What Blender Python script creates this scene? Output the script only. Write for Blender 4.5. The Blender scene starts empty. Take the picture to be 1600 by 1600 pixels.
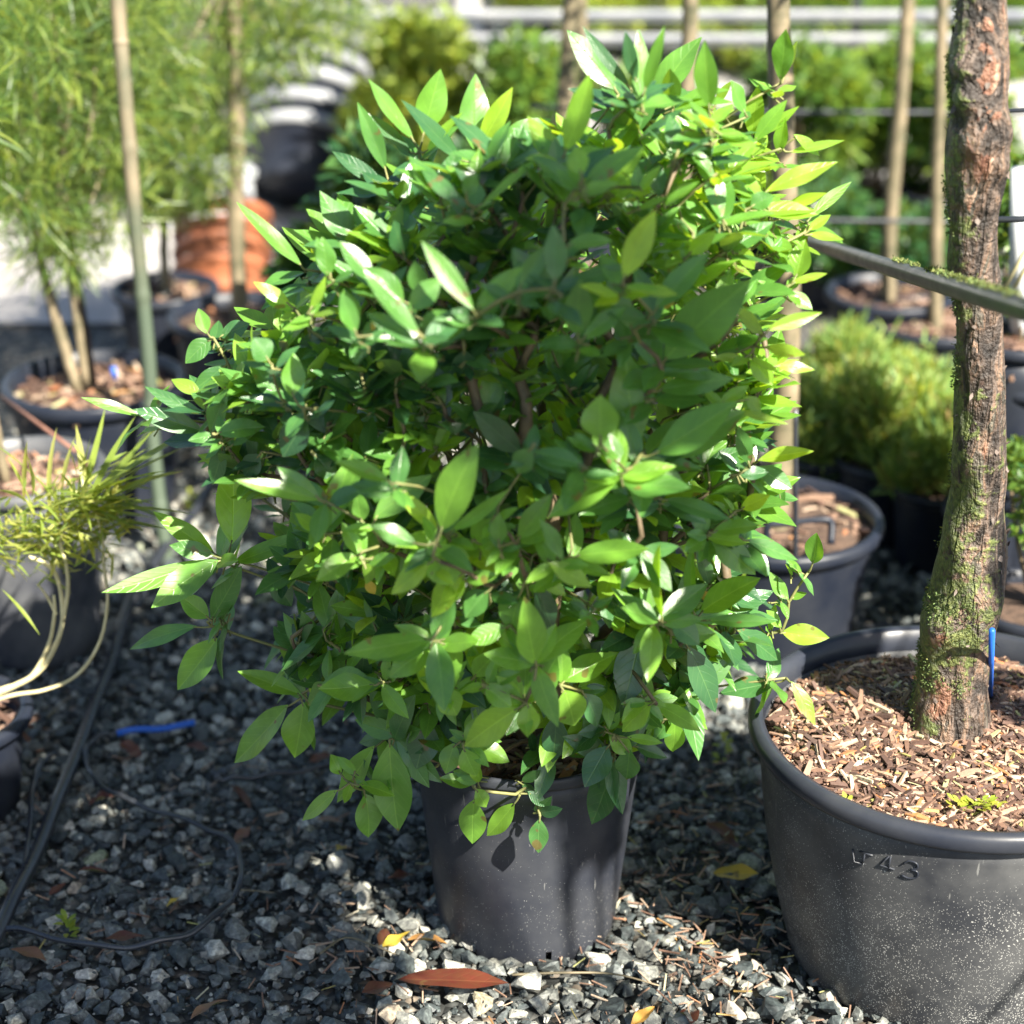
import bpy, bmesh, math, random
import numpy as np
from mathutils import Vector
R = math.radians
random.seed(7); rng = np.random.default_rng(11)
col = bpy.context.scene.collection
sc = bpy.context.scene

# ------------------------------------------------------------------ camera, world, sun, exposure
CAM_H, PITCH, FPX = 1.79, R(24), 3000.0
cam_d = bpy.data.cameras.new('camera'); cam = bpy.data.objects.new('camera', cam_d); col.objects.link(cam)
cam.location = (0, 0, CAM_H); cam.rotation_euler = (R(90) - PITCH, 0, 0)
cam_d.sensor_width = 36; cam_d.lens = 36 * FPX / 1600; cam_d.clip_end = 400; cam_d.clip_start = 0.05
cam_d.dof.use_dof = True; cam_d.dof.focus_distance = 2.66; cam_d.dof.aperture_fstop = 2.3
sc.camera = cam
SUN_EL, SUN_AZ = R(43), R(38)          # azimuth: right of the direction back towards the camera
SUNV = np.array([math.sin(SUN_AZ) * math.cos(SUN_EL), -math.cos(SUN_AZ) * math.cos(SUN_EL), math.sin(SUN_EL)])
w = bpy.data.worlds.new('World'); sc.world = w; w.use_nodes = True
wn = w.node_tree.nodes; bg = wn['Background']; sky = wn.new('ShaderNodeTexSky')
sky.sky_type = 'NISHITA'; sky.sun_disc = False; sky.sun_elevation = SUN_EL
sky.sun_rotation = math.atan2(SUNV[0], SUNV[1])
w.node_tree.links.new(sky.outputs[0], bg.inputs[0]); bg.inputs[1].default_value = 0.050
sun_d = bpy.data.lights.new('sun', 'SUN'); sun_d.energy = 5.0; sun_d.angle = R(0.55); sun_d.color = (1.0, 0.93, 0.80)
sun = bpy.data.objects.new('sun', sun_d); col.objects.link(sun)
sun.rotation_euler = Vector((-SUNV[0], -SUNV[1], -SUNV[2])).to_track_quat('-Z', 'Y').to_euler()
sc.view_settings.view_transform = 'Standard'; sc.view_settings.look = 'None'
sc.view_settings.exposure = 2.2; sc.view_settings.gamma = 1.0
sc.cycles.max_bounces = 7; sc.cycles.transmission_bounces = 4; sc.cycles.transparent_max_bounces = 6
sc.cycles.use_denoising = True; sc.cycles.sample_clamp_indirect = 6

# ------------------------------------------------------------------ helpers
FW = np.array([0, math.cos(PITCH), -math.sin(PITCH)]); UP = np.array([0, math.sin(PITCH), math.cos(PITCH)])
CP = np.array([0, 0, CAM_H])
def ray(px, py): return FW + np.array([1.0, 0, 0]) * (px - 800) / FPX - UP * (py - 800) / FPX
def at(px, py, Y):
    r = ray(px, py); return CP + r * (Y / r[1])
def gr(px, py, z=0.0):
    r = ray(px, py); return CP + r * ((z - CAM_H) / r[2])
def nrm(a):
    a = np.asarray(a, float); n = np.linalg.norm(a, axis=-1, keepdims=True); return a / np.maximum(n, 1e-9)
def tag(o, label=None, cat=None, group=None, kind=None):
    if label: o['label'] = label
    if cat: o['category'] = cat
    if group: o['group'] = group
    if kind: o['kind'] = kind
    return o
def empty(name, loc, label, cat, group=None):
    o = bpy.data.objects.new(name, None); col.objects.link(o); o.location = tuple(loc); o.empty_display_size = .1
    return tag(o, label, cat, group)
def worldloc(o):
    l = np.zeros(3)
    while o is not None: l = l + np.array(o.location); o = o.parent
    return l
def mk(name, V, F, mat, parent=None, loc=None, attrs=None, uv=None, smooth=True):
    """V: (n,3) world coordinates; F: (m,k) array or list of such arrays / polygons."""
    V = np.asarray(V, float)
    if isinstance(F, np.ndarray): F = [F]
    org = worldloc(parent) if parent is not None else np.array(loc if loc is not None else (0, 0, 0), float)
    me = bpy.data.meshes.new(name)
    me.vertices.add(len(V)); me.vertices.foreach_set('co', (V - org).astype(np.float32).ravel())
    idx = []; tot = []
    for f in F:
        f = np.asarray(f, int)
        if f.size == 0: continue
        idx.append(f.ravel()); tot.append(np.full(len(f), f.shape[1]))
    idx = np.concatenate(idx); tot = np.concatenate(tot); st = np.concatenate([[0], np.cumsum(tot)[:-1]])
    me.loops.add(len(idx)); me.loops.foreach_set('vertex_index', idx.astype(np.int32))
    me.polygons.add(len(tot)); me.polygons.foreach_set('loop_start', st.astype(np.int32))
    me.polygons.foreach_set('loop_total', tot.astype(np.int32))
    me.polygons.foreach_set('use_smooth', np.full(len(tot), smooth))
    if uv is not None:
        l = me.uv_layers.new(name='UVMap'); l.data.foreach_set('uv', np.asarray(uv, np.float32)[idx].ravel())
    for k, a in (attrs or {}).items():
        at_ = me.attributes.new(k, 'FLOAT', 'POINT'); at_.data.foreach_set('value', np.asarray(a, np.float32).ravel())
    me.update(calc_edges=True); me.validate()
    if mat: me.materials.append(mat)
    o = bpy.data.objects.new(name, me); col.objects.link(o)
    if parent is not None: o.parent = parent
    else: o.location = tuple(org)
    return o
class MB:
    def __init__(s): s.v = []; s.f = {}; s.n = 0; s.a = []
    def add(s, V, F, a=0.0):
        V = np.asarray(V, float); s.v.append(V)
        for f in (F if isinstance(F, list) else [F]):
            f = np.asarray(f, int)
            if f.size: s.f.setdefault(f.shape[1], []).append(f + s.n)
        s.a.append(np.full(len(V), a, float) if np.isscalar(a) else np.asarray(a, float)); s.n += len(V)
    def tube(s, P, r, k=8, a=0.0, cap=True, wob=0.0, seed=0):
        P = np.asarray(P, float); n = len(P); r = np.broadcast_to(np.asarray(r, float), (n,))
        T = nrm(np.gradient(P, axis=0)); ref = np.array([0, 0, 1.0]) if abs(T[0][2]) < .9 else np.array([1.0, 0, 0])
        U = nrm(np.cross(T, ref)); W = np.cross(T, U)
        # keep frames from flipping
        for i in range(1, n):
            u = U[i-1] - T[i] * np.dot(U[i-1], T[i]); U[i] = nrm(u); W[i] = np.cross(T[i], U[i])
        th = np.linspace(0, 2*np.pi, k, endpoint=False)
        rr = r[:, None] * np.ones(k)
        if wob:
            q = np.random.default_rng(seed); rr = rr * (1 + wob * q.normal(size=rr.shape))
        V = P[:, None] + rr[..., None] * (np.cos(th)[None, :, None] * U[:, None] + np.sin(th)[None, :, None] * W[:, None])
        i = np.arange(n-1)[:, None] * k; j = np.arange(k)[None]
        F = np.stack([i + j, i + (j+1) % k, i + k + (j+1) % k, i + k + j], -1).reshape(-1, 4)
        V = V.reshape(-1, 3)
        Fs = [F]
        if cap:
            Fs.append(np.array([list(range(k))[::-1]])); Fs.append(np.array([[(n-1)*k + q for q in range(k)]]))
        s.add(V, Fs, a)
    def box(s, c, size, rot=0.0, a=0.0, tilt=0.0):
        x, y, z = np.array(size) / 2
        V = np.array([[sx*x, sy*y, sz*z] for sx in (-1, 1) for sy in (-1, 1) for sz in (-1, 1)], float)
        ct, st = math.cos(tilt), math.sin(tilt); V = V @ np.array([[1, 0, 0], [0, ct, -st], [0, st, ct]]).T
        c_, s_ = math.cos(rot), math.sin(rot); V = V @ np.array([[c_, -s_, 0], [s_, c_, 0], [0, 0, 1]]).T
        s.add(V + np.array(c), np.array([[0,1,3,2],[4,6,7,5],[0,4,5,1],[2,3,7,6],[0,2,6,4],[1,5,7,3]]), a)
    def build(s, name, mat, parent=None, loc=None, smooth=True, uv=None):
        V = np.concatenate(s.v)
        return mk(name, V, [np.concatenate(x) for x in s.f.values()], mat, parent, loc, {'rnd': np.concatenate(s.a)}, uv, smooth)
def smoothpath(P, n=40):
    P = np.asarray(P, float); m = len(P)
    if m < 3: return P[0] + (P[-1]-P[0]) * np.linspace(0, 1, n)[:, None]
    Q = np.vstack([2*P[0]-P[1], P, 2*P[-1]-P[-2]]); out = []
    for t in np.linspace(0, m-1-1e-6, n):
        i = int(t); u = t - i; a, b, c, d = Q[i:i+4]
        out.append(.5*((2*b) + (-a+c)*u + (2*a-5*b+4*c-d)*u*u + (-a+3*b-3*c+d)*u**3))
    return np.array(out)
def vnoise(P, sc_, seed=0):
    """cheap smooth value noise for displacement"""
    q = np.random.default_rng(seed); out = np.zeros(len(P))
    for k in range(6):
        d = q.normal(size=3); d /= np.linalg.norm(d); out += np.sin(P @ d * sc_ * q.uniform(.6, 1.6) + q.uniform(0, 6.28))
    return out / 3.0

# ------------------------------------------------------------------ materials
def newmat(name):
    m = bpy.data.materials.new(name); m.use_nodes = True
    return m, m.node_tree.nodes, m.node_tree.links, m.node_tree.nodes['Principled BSDF']
def ramp(n, pts, interp='LINEAR'):
    r = n.new('ShaderNodeValToRGB'); e = r.color_ramp; e.interpolation = interp
    while len(e.elements) < len(pts): e.elements.new(.5)
    for el, (p, c) in zip(e.elements, pts): el.position = p; el.color = (*c, 1)
    return r
def noise(n, l, scale, detail=4, rough=.55, coord='Object', dist=0.0, vec=None):
    t = n.new('ShaderNodeTexNoise'); t.inputs['Scale'].default_value = scale; t.inputs['Detail'].default_value = detail
    t.inputs['Roughness'].default_value = rough; t.inputs['Distortion'].default_value = dist
    if vec is None:
        tc = n.new('ShaderNodeTexCoord'); vec = tc.outputs[coord]
    l.new(vec, t.inputs['Vector']); return t
def mixc(n, l, fac, a, b, mode='MIX'):
    m = n.new('ShaderNodeMix'); m.data_type = 'RGBA'; m.blend_type = mode
    for i, v in ((0, fac), (6, a), (7, b)):
        if isinstance(v, (int, float)): m.inputs[i].default_value = v
        elif isinstance(v, tuple): m.inputs[i].default_value = (*v, 1)
        else: l.new(v, m.inputs[i])
    return m.outputs[2]
def mth(n, l, op, a, b=None, c=None, clamp=False):
    m = n.new('ShaderNodeMath'); m.operation = op; m.use_clamp = clamp
    for i, v in enumerate((a, b, c)):
        if v is None: continue
        if isinstance(v, (int, float)): m.inputs[i].default_value = v
        else: l.new(v, m.inputs[i])
    return m.outputs[0]
def bump(n, l, h, strength, dist, bs):
    b = n.new('ShaderNodeBump'); b.inputs['Strength'].default_value = strength; b.inputs['Distance'].default_value = dist
    l.new(h, b.inputs['Height']); l.new(b.outputs[0], bs.inputs['Normal']); return b
def attr(n, name):
    a = n.new('ShaderNodeAttribute'); a.attribute_name = name; return a.outputs['Fac']

def leaf_mat(name, stops, trans=.35, rough=.36, veins=True, tcol=None, spec=.5, vein_amt=.35):
    m, n, l, b = newmat(name)
    t = attr(n, 'rnd'); c = ramp(n, stops); l.new(t, c.inputs[0]); colr = c.outputs[0]
    nz = noise(n, l, 60, 3); colr = mixc(n, l, mth(n, l, 'MULTIPLY', nz.outputs[0], .35), colr, (.03, .09, .02), 'MIX')
    if veins:
        uv = n.new('ShaderNodeUVMap'); sp = n.new('ShaderNodeSeparateXYZ'); l.new(uv.outputs[0], sp.inputs[0])
        u = sp.outputs[0]; v = mth(n, l, 'ABSOLUTE', mth(n, l, 'SUBTRACT', sp.outputs[1], .5))   # 0..0.5
        mid = mth(n, l, 'SUBTRACT', 1.0, mth(n, l, 'DIVIDE', v, .028), clamp=True)
        ph = mth(n, l, 'SUBTRACT', mth(n, l, 'MULTIPLY', u, 7.0), mth(n, l, 'ADD', mth(n, l, 'MULTIPLY', v, 2.2), mth(n, l, 'MULTIPLY', mth(n, l, 'MULTIPLY', v, v), 4.5)))
        fr = mth(n, l, 'ABSOLUTE', mth(n, l, 'SUBTRACT', mth(n, l, 'FRACT', ph), .5))
        side = mth(n, l, 'SUBTRACT', 1.0, mth(n, l, 'DIVIDE', fr, .07), clamp=True)
        vein = mth(n, l, 'MAXIMUM', mid, mth(n, l, 'MULTIPLY', side, .42))
        colr = mixc(n, l, mth(n, l, 'MULTIPLY', vein, vein_amt), colr, mixc(n, l, .25, mixc(n, l, 1.0, colr, (2.0, 1.8, 2.0), 'MULTIPLY'), (.26, .34, .10)))
        h = mth(n, l, 'SUBTRACT', mth(n, l, 'MULTIPLY', nz.outputs[0], .15), mth(n, l, 'ADD', mth(n, l, 'MULTIPLY', side, .5), mid))
        bump(n, l, h, .35, .0015, b)
    if veins:
        nsp = noise(n, l, 38, 2, .4); rs = ramp(n, [(.70, (0, 0, 0)), (.73, (1, 1, 1))]); l.new(nsp.outputs[0], rs.inputs[0]); colr = mixc(n, l, mth(n, l, 'MULTIPLY', rs.outputs[0], .75), colr, (.14, .085, .03))
        nv_ = noise(n, l, 14, 3); rv = ramp(n, [(.35, (.78, .80, .85)), (.65, (1.12, 1.1, 1.0))]); l.new(nv_.outputs[0], rv.inputs[0]); colr = mixc(n, l, 1.0, colr, rv.outputs[0], 'MULTIPLY')
    # undersides are paler and duller
    geo = n.new('ShaderNodeNewGeometry')
    colr = mixc(n, l, mth(n, l, 'MULTIPLY', geo.outputs['Backfacing'], .45), colr, (.16, .25, .08))
    l.new(colr, b.inputs['Base Color'])
    b.inputs['Roughness'].default_value = rough; b.inputs['Specular IOR Level'].default_value = spec
    tr = n.new('ShaderNodeBsdfTranslucent')
    tc = mixc(n, l, 1.0, colr, tcol or (2.6, 2.1, .7), 'MULTIPLY'); l.new(tc, tr.inputs['Color'])
    mx = n.new('ShaderNodeMixShader'); l.new(mth(n, l, 'MULTIPLY', mth(n, l, 'ADD', mth(n, l, 'MULTIPLY', t, .85), .45), trans), mx.inputs[0])
    l.new(b.outputs[0], mx.inputs[1]); l.new(tr.outputs[0], mx.inputs[2]); l.new(mx.outputs[0], n['Material Output'].inputs[0])
    return m
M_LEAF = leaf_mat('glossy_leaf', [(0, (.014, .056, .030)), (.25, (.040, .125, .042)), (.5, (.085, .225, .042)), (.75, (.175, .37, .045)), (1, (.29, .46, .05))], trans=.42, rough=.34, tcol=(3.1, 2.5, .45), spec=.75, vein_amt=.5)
M_BG_GREEN = leaf_mat('hedge_leaf', [(0, (.02, .06, .012)), (.5, (.085, .165, .022)), (1, (.25, .34, .05))], trans=.4, rough=.4, veins=False)
M_BG_YEL = leaf_mat('golden_leaf', [(0, (.09, .14, .02)), (.5, (.24, .32, .04)), (1, (.42, .44, .08))], trans=.4, rough=.4, veins=False)
M_BG_DARK = leaf_mat('evergreen_leaf', [(0, (.012, .045, .02)), (.6, (.03, .09, .03)), (1, (.08, .16, .04))], trans=.35, rough=.3, veins=False)
M_NEEDLE = leaf_mat('narrow_leaf', [(0, (.02, .05, .014)), (.4, (.07, .12, .025)), (.8, (.24, .31, .055)), (1, (.42, .42, .13))], trans=.42, rough=.4, veins=False)
M_JUNI = leaf_mat('feathery_leaf', [(0, (.04, .10, .035)), (.5, (.17, .29, .07)), (.85, (.34, .42, .11)), (1, (.36, .22, .10))], trans=.35, rough=.5, veins=False)

def plastic(name, base, speck=.0, dust=.0, rough=.36, speck_scale=180, tint=(.40, .40, .38)):
    m, n, l, b = newmat(name)
    n1 = noise(n, l, 9, 5, .6); r1 = ramp(n, [(.35, (0, 0, 0)), (.75, (1, 1, 1))]); l.new(n1.outputs[0], r1.inputs[0])
    c = mixc(n, l, mth(n, l, 'MULTIPLY', r1.outputs[0], dust), base, tint)
    if speck > 0:
        tc = n.new('ShaderNodeTexCoord'); mp = n.new('ShaderNodeMapping'); mp.inputs['Scale'].default_value = (1, 1, .8); l.new(tc.outputs['Object'], mp.inputs[0])
        nw = noise(n, l, 40, 2, vec=mp.outputs[0])
        vadd = n.new('ShaderNodeVectorMath'); vadd.operation = 'ADD'; l.new(mp.outputs[0], vadd.inputs[0])
        vs = n.new('ShaderNodeVectorMath'); vs.operation = 'SCALE'; vs.inputs[3].default_value = .02; l.new(nw.outputs['Color'], vs.inputs[0]); l.new(vs.outputs[0], vadd.inputs[1])
        vo = n.new('ShaderNodeTexVoronoi'); vo.inputs['Scale'].default_value = speck_scale; l.new(vadd.outputs[0], vo.inputs['Vector'])
        big = noise(n, l, 7, 5, .7)
        sz = n.new('ShaderNodeSeparateXYZ'); l.new(tc.outputs['Object'], sz.inputs[0])
        low = mth(n, l, 'SUBTRACT', .30, mth(n, l, 'MULTIPLY', sz.outputs[2], .9)); vary = mth(n, l, 'MULTIPLY', mth(n, l, 'SUBTRACT', vo.outputs['Color'], .2), .25)
        th = mth(n, l, 'MULTIPLY', mth(n, l, 'ADD', mth(n, l, 'SUBTRACT', big.outputs[0], .42), mth(n, l, 'ADD', low, vary)), speck)
        rr = mth(n, l, 'LESS_THAN', vo.outputs['Distance'], th)
        sel = mth(n, l, 'GREATER_THAN', mth(n, l, 'FRACT', mth(n, l, 'MULTIPLY', vo.outputs['Color'], 1.0)), .45)
        c = mixc(n, l, mth(n, l, 'MULTIPLY', mth(n, l, 'MULTIPLY', rr, sel), .8), c, tint)
        mp2 = n.new('ShaderNodeMapping'); mp2.inputs['Scale'].default_value = (140, 140, 10); mp2.inputs['Rotation'].default_value = (.5, .35, 0)
        l.new(tc.outputs['Object'], mp2.inputs[0]); ns = noise(n, l, 1, 2, vec=mp2.outputs[0])
        sr = ramp(n, [(.70, (0, 0, 0)), (.74, (1, 1, 1))]); l.new(ns.outputs[0], sr.inputs[0])
        c = mixc(n, l, mth(n, l, 'MULTIPLY', sr.outputs[0], .25), c, tint)
    l.new(c, b.inputs['Base Color'])
    n2 = noise(n, l, 25, 4); b.inputs['Specular IOR Level'].default_value = .27
    l.new(mth(n, l, 'ADD', mth(n, l, 'MULTIPLY', n2.outputs[0], .25), rough - .12), b.inputs['Roughness'])
    bump(n, l, n2.outputs[0], .08, .004, b)
    return m
M_POT = plastic('black_pot_plastic', (.018, .021, .030), speck=.30, dust=.07, rough=.42, speck_scale=330)
M_POTBIG = plastic('dusty_black_plastic', (.024, .026, .031), speck=.75, dust=.16, rough=.44, speck_scale=420)
M_RIM = plastic('scuffed_black_rim', (.015, .018, .027), dust=.05, rough=.36)
M_POTBG = plastic('dull_black_plastic', (.008, .011, .020), speck=.0, dust=.04, rough=.42)
M_HOSE = plastic('black_hose', (.012, .015, .022), dust=.06, rough=.30); M_HOSE.node_tree.nodes['Principled BSDF'].inputs['Specular IOR Level'].default_value = .6
M_ORANGE = plastic('terracotta_plastic', (.25, .085, .04), dust=.3, rough=.5, tint=(.42, .2, .1))
M_LITPOT = plastic('sunlit_black_plastic', (.028, .031, .041), dust=.20, rough=.4)  # black pot plastic painted paler, as the sun would make it
M_SUNGREY = plastic('sunlit_sheen_grey', (.16, .17, .19), dust=.5, rough=.3)  # grey paints the sun gloss on black rails and nested pot rims
M_BLUE = plastic('blue_plastic', (.01, .09, .42), dust=.05, rough=.35)
M_WHITE = plastic('white_plastic', (.42, .44, .46), dust=.25, rough=.45)
def stone_mat():
    m, n, l, b = newmat('grey_gravel_stone')
    t = attr(n, 'rnd'); c = ramp(n, [(0, (.022, .029, .031)), (.25, (.055, .068, .070)), (.5, (.13, .137, .128)), (.70, (.26, .262, .23)), (.84, (.42, .41, .36)), (.93, (.33, .27, .20)), (.97, (.16, .19, .11)), (1, (.45, .44, .40))]); l.new(t, c.inputs[0])
    nz = noise(n, l, 130, 4, .65); r = ramp(n, [(.35, (.45, .45, .47)), (.55, (1, 1, 1)), (.72, (1.9, 1.9, 1.8))]); l.new(nz.outputs[0], r.inputs[0])
    cc = mixc(n, l, 1.0, c.outputs[0], r.outputs[0], 'MULTIPLY'); l.new(cc, b.inputs['Base Color'])
    b.inputs['Roughness'].default_value = .55; b.inputs['Specular IOR Level'].default_value = .45
    bump(n, l, nz.outputs[0], .5, .003, b); return m
M_STONE = stone_mat()
def ground_mat():
    m, n, l, b = newmat('gravel_bed')
    tc = n.new('ShaderNodeTexCoord'); vo = n.new('ShaderNodeTexVoronoi'); vo.inputs['Scale'].default_value = 55; l.new(tc.outputs['Object'], vo.inputs['Vector'])
    sp = n.new('ShaderNodeSeparateColor'); l.new(vo.outputs['Color'], sp.inputs[0])
    c = ramp(n, [(0, (.03, .036, .036)), (.5, (.09, .095, .09)), (.8, (.20, .20, .185)), (1, (.34, .27, .2))]); l.new(sp.outputs[0], c.inputs[0])
    d = ramp(n, [(.0, (1, 1, 1)), (.5, (.35, .35, .35))]); l.new(vo.outputs['Distance'], d.inputs[0])
    cc = mixc(n, l, 1.0, c.outputs[0], d.outputs[0], 'MULTIPLY'); l.new(cc, b.inputs['Base Color'])
    b.inputs['Roughness'].default_value = .8
    bp = bump(n, l, vo.outputs['Distance'], 1.0, .01, b); bp.invert = True; return m
M_GROUND = ground_mat()
def flatmat(name, a, b_, scale=8, rough=.8, bmp=.2, bd=.01, detail=5):
    m, n, l, b = newmat(name); nz = noise(n, l, scale, detail, .6); c = ramp(n, [(.3, a), (.7, b_)]); l.new(nz.outputs[0], c.inputs[0])
    l.new(c.outputs[0], b.inputs['Base Color']); b.inputs['Roughness'].default_value = rough; bump(n, l, nz.outputs[0], bmp, bd, b); return m
M_PAVE = flatmat('pale_concrete', (.26, .25, .245), (.37, .35, .335), 3)
M_CLOTH = flatmat('white_fleece', (.62, .64, .66), (.8, .82, .84), 4, rough=.6)
M_SOIL = flatmat('dark_soil', (.035, .022, .015), (.10, .06, .04), 60, rough=.9, bmp=.8)
def chip_mat():
    m, n, l, b = newmat('bark_chips'); t = attr(n, 'rnd')
    c = ramp(n, [(0, (.03, .016, .012)), (.34, (.08, .042, .03)), (.56, (.16, .09, .06)), (.74, (.30, .19, .13)), (.85, (.48, .38, .28)), (.93, (.38, .14, .05)), (.97, (.30, .32, .10)), (1, (.58, .52, .44))]); l.new(t, c.inputs[0])
    nz = noise(n, l, 200, 3); cc = mixc(n, l, mth(n, l, 'MULTIPLY', nz.outputs[0], .5), c.outputs[0], (.06, .035, .025)); l.new(cc, b.inputs['Base Color'])
    b.inputs['Roughness'].default_value = .7; bump(n, l, nz.outputs[0], .5, .002, b); return m
M_CHIP = chip_mat()
def twig_mat(name, a, b_, scale=40):
    return flatmat(name, a, b_, scale, rough=.65, bmp=.4, bd=.003)
M_TWIG = twig_mat('brown_twig', (.05, .035, .022), (.15, .11, .06))
M_SHOOT = twig_mat('green_shoot', (.09, .11, .035), (.18, .17, .06))
M_TRUNKBG = twig_mat('pale_trunk_bark', (.035, .04, .018), (.23, .18, .115), 16)
M_BAMBOO = twig_mat('weathered_bamboo', (.05, .06, .035), (.20, .155, .10), 7)
_m, _n, _l, _b = M_BAMBOO, M_BAMBOO.node_tree.nodes, M_BAMBOO.node_tree.links, M_BAMBOO.node_tree.nodes['Principled BSDF']
_tc = _n.new('ShaderNodeTexCoord'); _s = _n.new('ShaderNodeSeparateXYZ'); _l.new(_tc.outputs['Object'], _s.inputs[0]); _src = _b.inputs['Base Color'].links[0].from_socket
_l.new(mixc(_n, _l, mth(_n, _l, 'SUBTRACT', 1.0, mth(_n, _l, 'MULTIPLY', mth(_n, _l, 'SUBTRACT', _s.outputs[2], .55), 3.0, clamp=True)), _src, (.045, .065, .042)), _b.inputs['Base Color'])   # algae on the lower half
M_STEMPALE = twig_mat('pale_yellow_stem', (.38, .33, .17), (.58, .52, .30), 25)
M_DRY = leaf_mat('dry_leaf', [(0, (.07, .018, .016)), (.3, (.12, .016, .016)), (.5, (.30, .16, .10)), (.75, (.46, .22, .06)), (1, (.62, .45, .06))], trans=.2, rough=.42, tcol=(1.6, 1.1, .6), vein_amt=.2)
def bark_mat():
    m, n, l, b = newmat('flaking_trunk_bark')
    tc = n.new('ShaderNodeTexCoord'); mp = n.new('ShaderNodeMapping'); mp.inputs['Scale'].default_value = (1, 1, .45); l.new(tc.outputs['Object'], mp.inputs[0])
    n1 = noise(n, l, 22, 6, .62, vec=mp.outputs[0], dist=1.2)
    c = ramp(n, [(.32, (.008, .007, .006)), (.42, (.030, .021, .016)), (.46, (.065, .047, .036)), (.50, (.115, .083, .065)), (.53, (.13, .075, .045)), (.55, (.19, .13, .09)), (.57, (.055, .044, .034)), (.66, (.125, .115, .085))]); l.new(n1.outputs[0], c.inputs[0])
    n2 = noise(n, l, 9, 3, .5, vec=mp.outputs[0]); r2 = ramp(n, [(.64, (0, 0, 0)), (.66, (1, 1, 1))]); l.new(n2.outputs[0], r2.inputs[0])
    cc = mixc(n, l, r2.outputs[0], c.outputs[0], (.34, .12, .055))                 # freshly peeled orange patches
    mp3 = n.new('ShaderNodeMapping'); mp3.inputs['Scale'].default_value = (60, 60, 5); l.new(tc.outputs['Object'], mp3.inputs[0])
    n3 = noise(n, l, 1, 3, vec=mp3.outputs[0]); r3 = ramp(n, [(.44, (.10, .085, .075)), (.50, (1, 1, 1))]); l.new(n3.outputs[0], r3.inputs[0])
    cc = mixc(n, l, .55, cc, r3.outputs[0], 'MULTIPLY')
    peel = attr(n, 'peel'); pm = mth(n, l, 'ADD', peel, mth(n, l, 'MULTIPLY', mth(n, l, 'SUBTRACT', n1.outputs[0], .5), 3.2)); rp = ramp(n, [(.50, (0, 0, 0)), (.56, (1, 1, 1))]); l.new(pm, rp.inputs[0])
    npz = noise(n, l, 1.3, 4, vec=mp3.outputs[0]); pc = ramp(n, [(.35, (.09, .028, .016)), (.52, (.20, .095, .055)), (.66, (.33, .225, .16))]); l.new(npz.outputs[0], pc.inputs[0])
    cc = mixc(n, l, mth(n, l, 'MULTIPLY', rp.outputs[0], .9), cc, pc.outputs[0])
    # moss and algae: grows on the face away from the sun and low down
    moss = attr(n, 'rnd'); n4 = noise(n, l, 30, 5, .7)
    mm = mth(n, l, 'ADD', moss, mth(n, l, 'MULTIPLY', mth(n, l, 'SUBTRACT', n4.outputs[0], .5), 3.2))
    r4 = ramp(n, [(.45, (0, 0, 0)), (.62, (1, 1, 1))]); l.new(mm, r4.inputs[0])
    n5 = noise(n, l, 120, 3); mc = ramp(n, [(.35, (.03, .045, .012)), (.6, (.10, .125, .03)), (.75, (.24, .25, .08))]); l.new(n5.outputs[0], mc.inputs[0])
    cc = mixc(n, l, mth(n, l, 'MULTIPLY', r4.outputs[0], .9), cc, mc.outputs[0])
    l.new(cc, b.inputs['Base Color']); b.inputs['Roughness'].default_value = .62
    h = mth(n, l, 'ADD', mth(n, l, 'ADD', n1.outputs[0], mth(n, l, 'MULTIPLY', r3.outputs[0], .2)), mth(n, l, 'MULTIPLY', n5.outputs[0], .45)); bump(n, l, h, 1.0, .02, b); return m
M_BARK = bark_mat()
M_MOSS = leaf_mat('moss_tuft', [(0, (.018, .026, .007)), (.5, (.06, .075, .018)), (1, (.20, .20, .06))], trans=.2, rough=.8, veins=False)
M_FLAKE = flatmat('loose_bark_flake', (.05, .04, .032), (.17, .13, .11), 60, rough=.7, bmp=.5)

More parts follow.
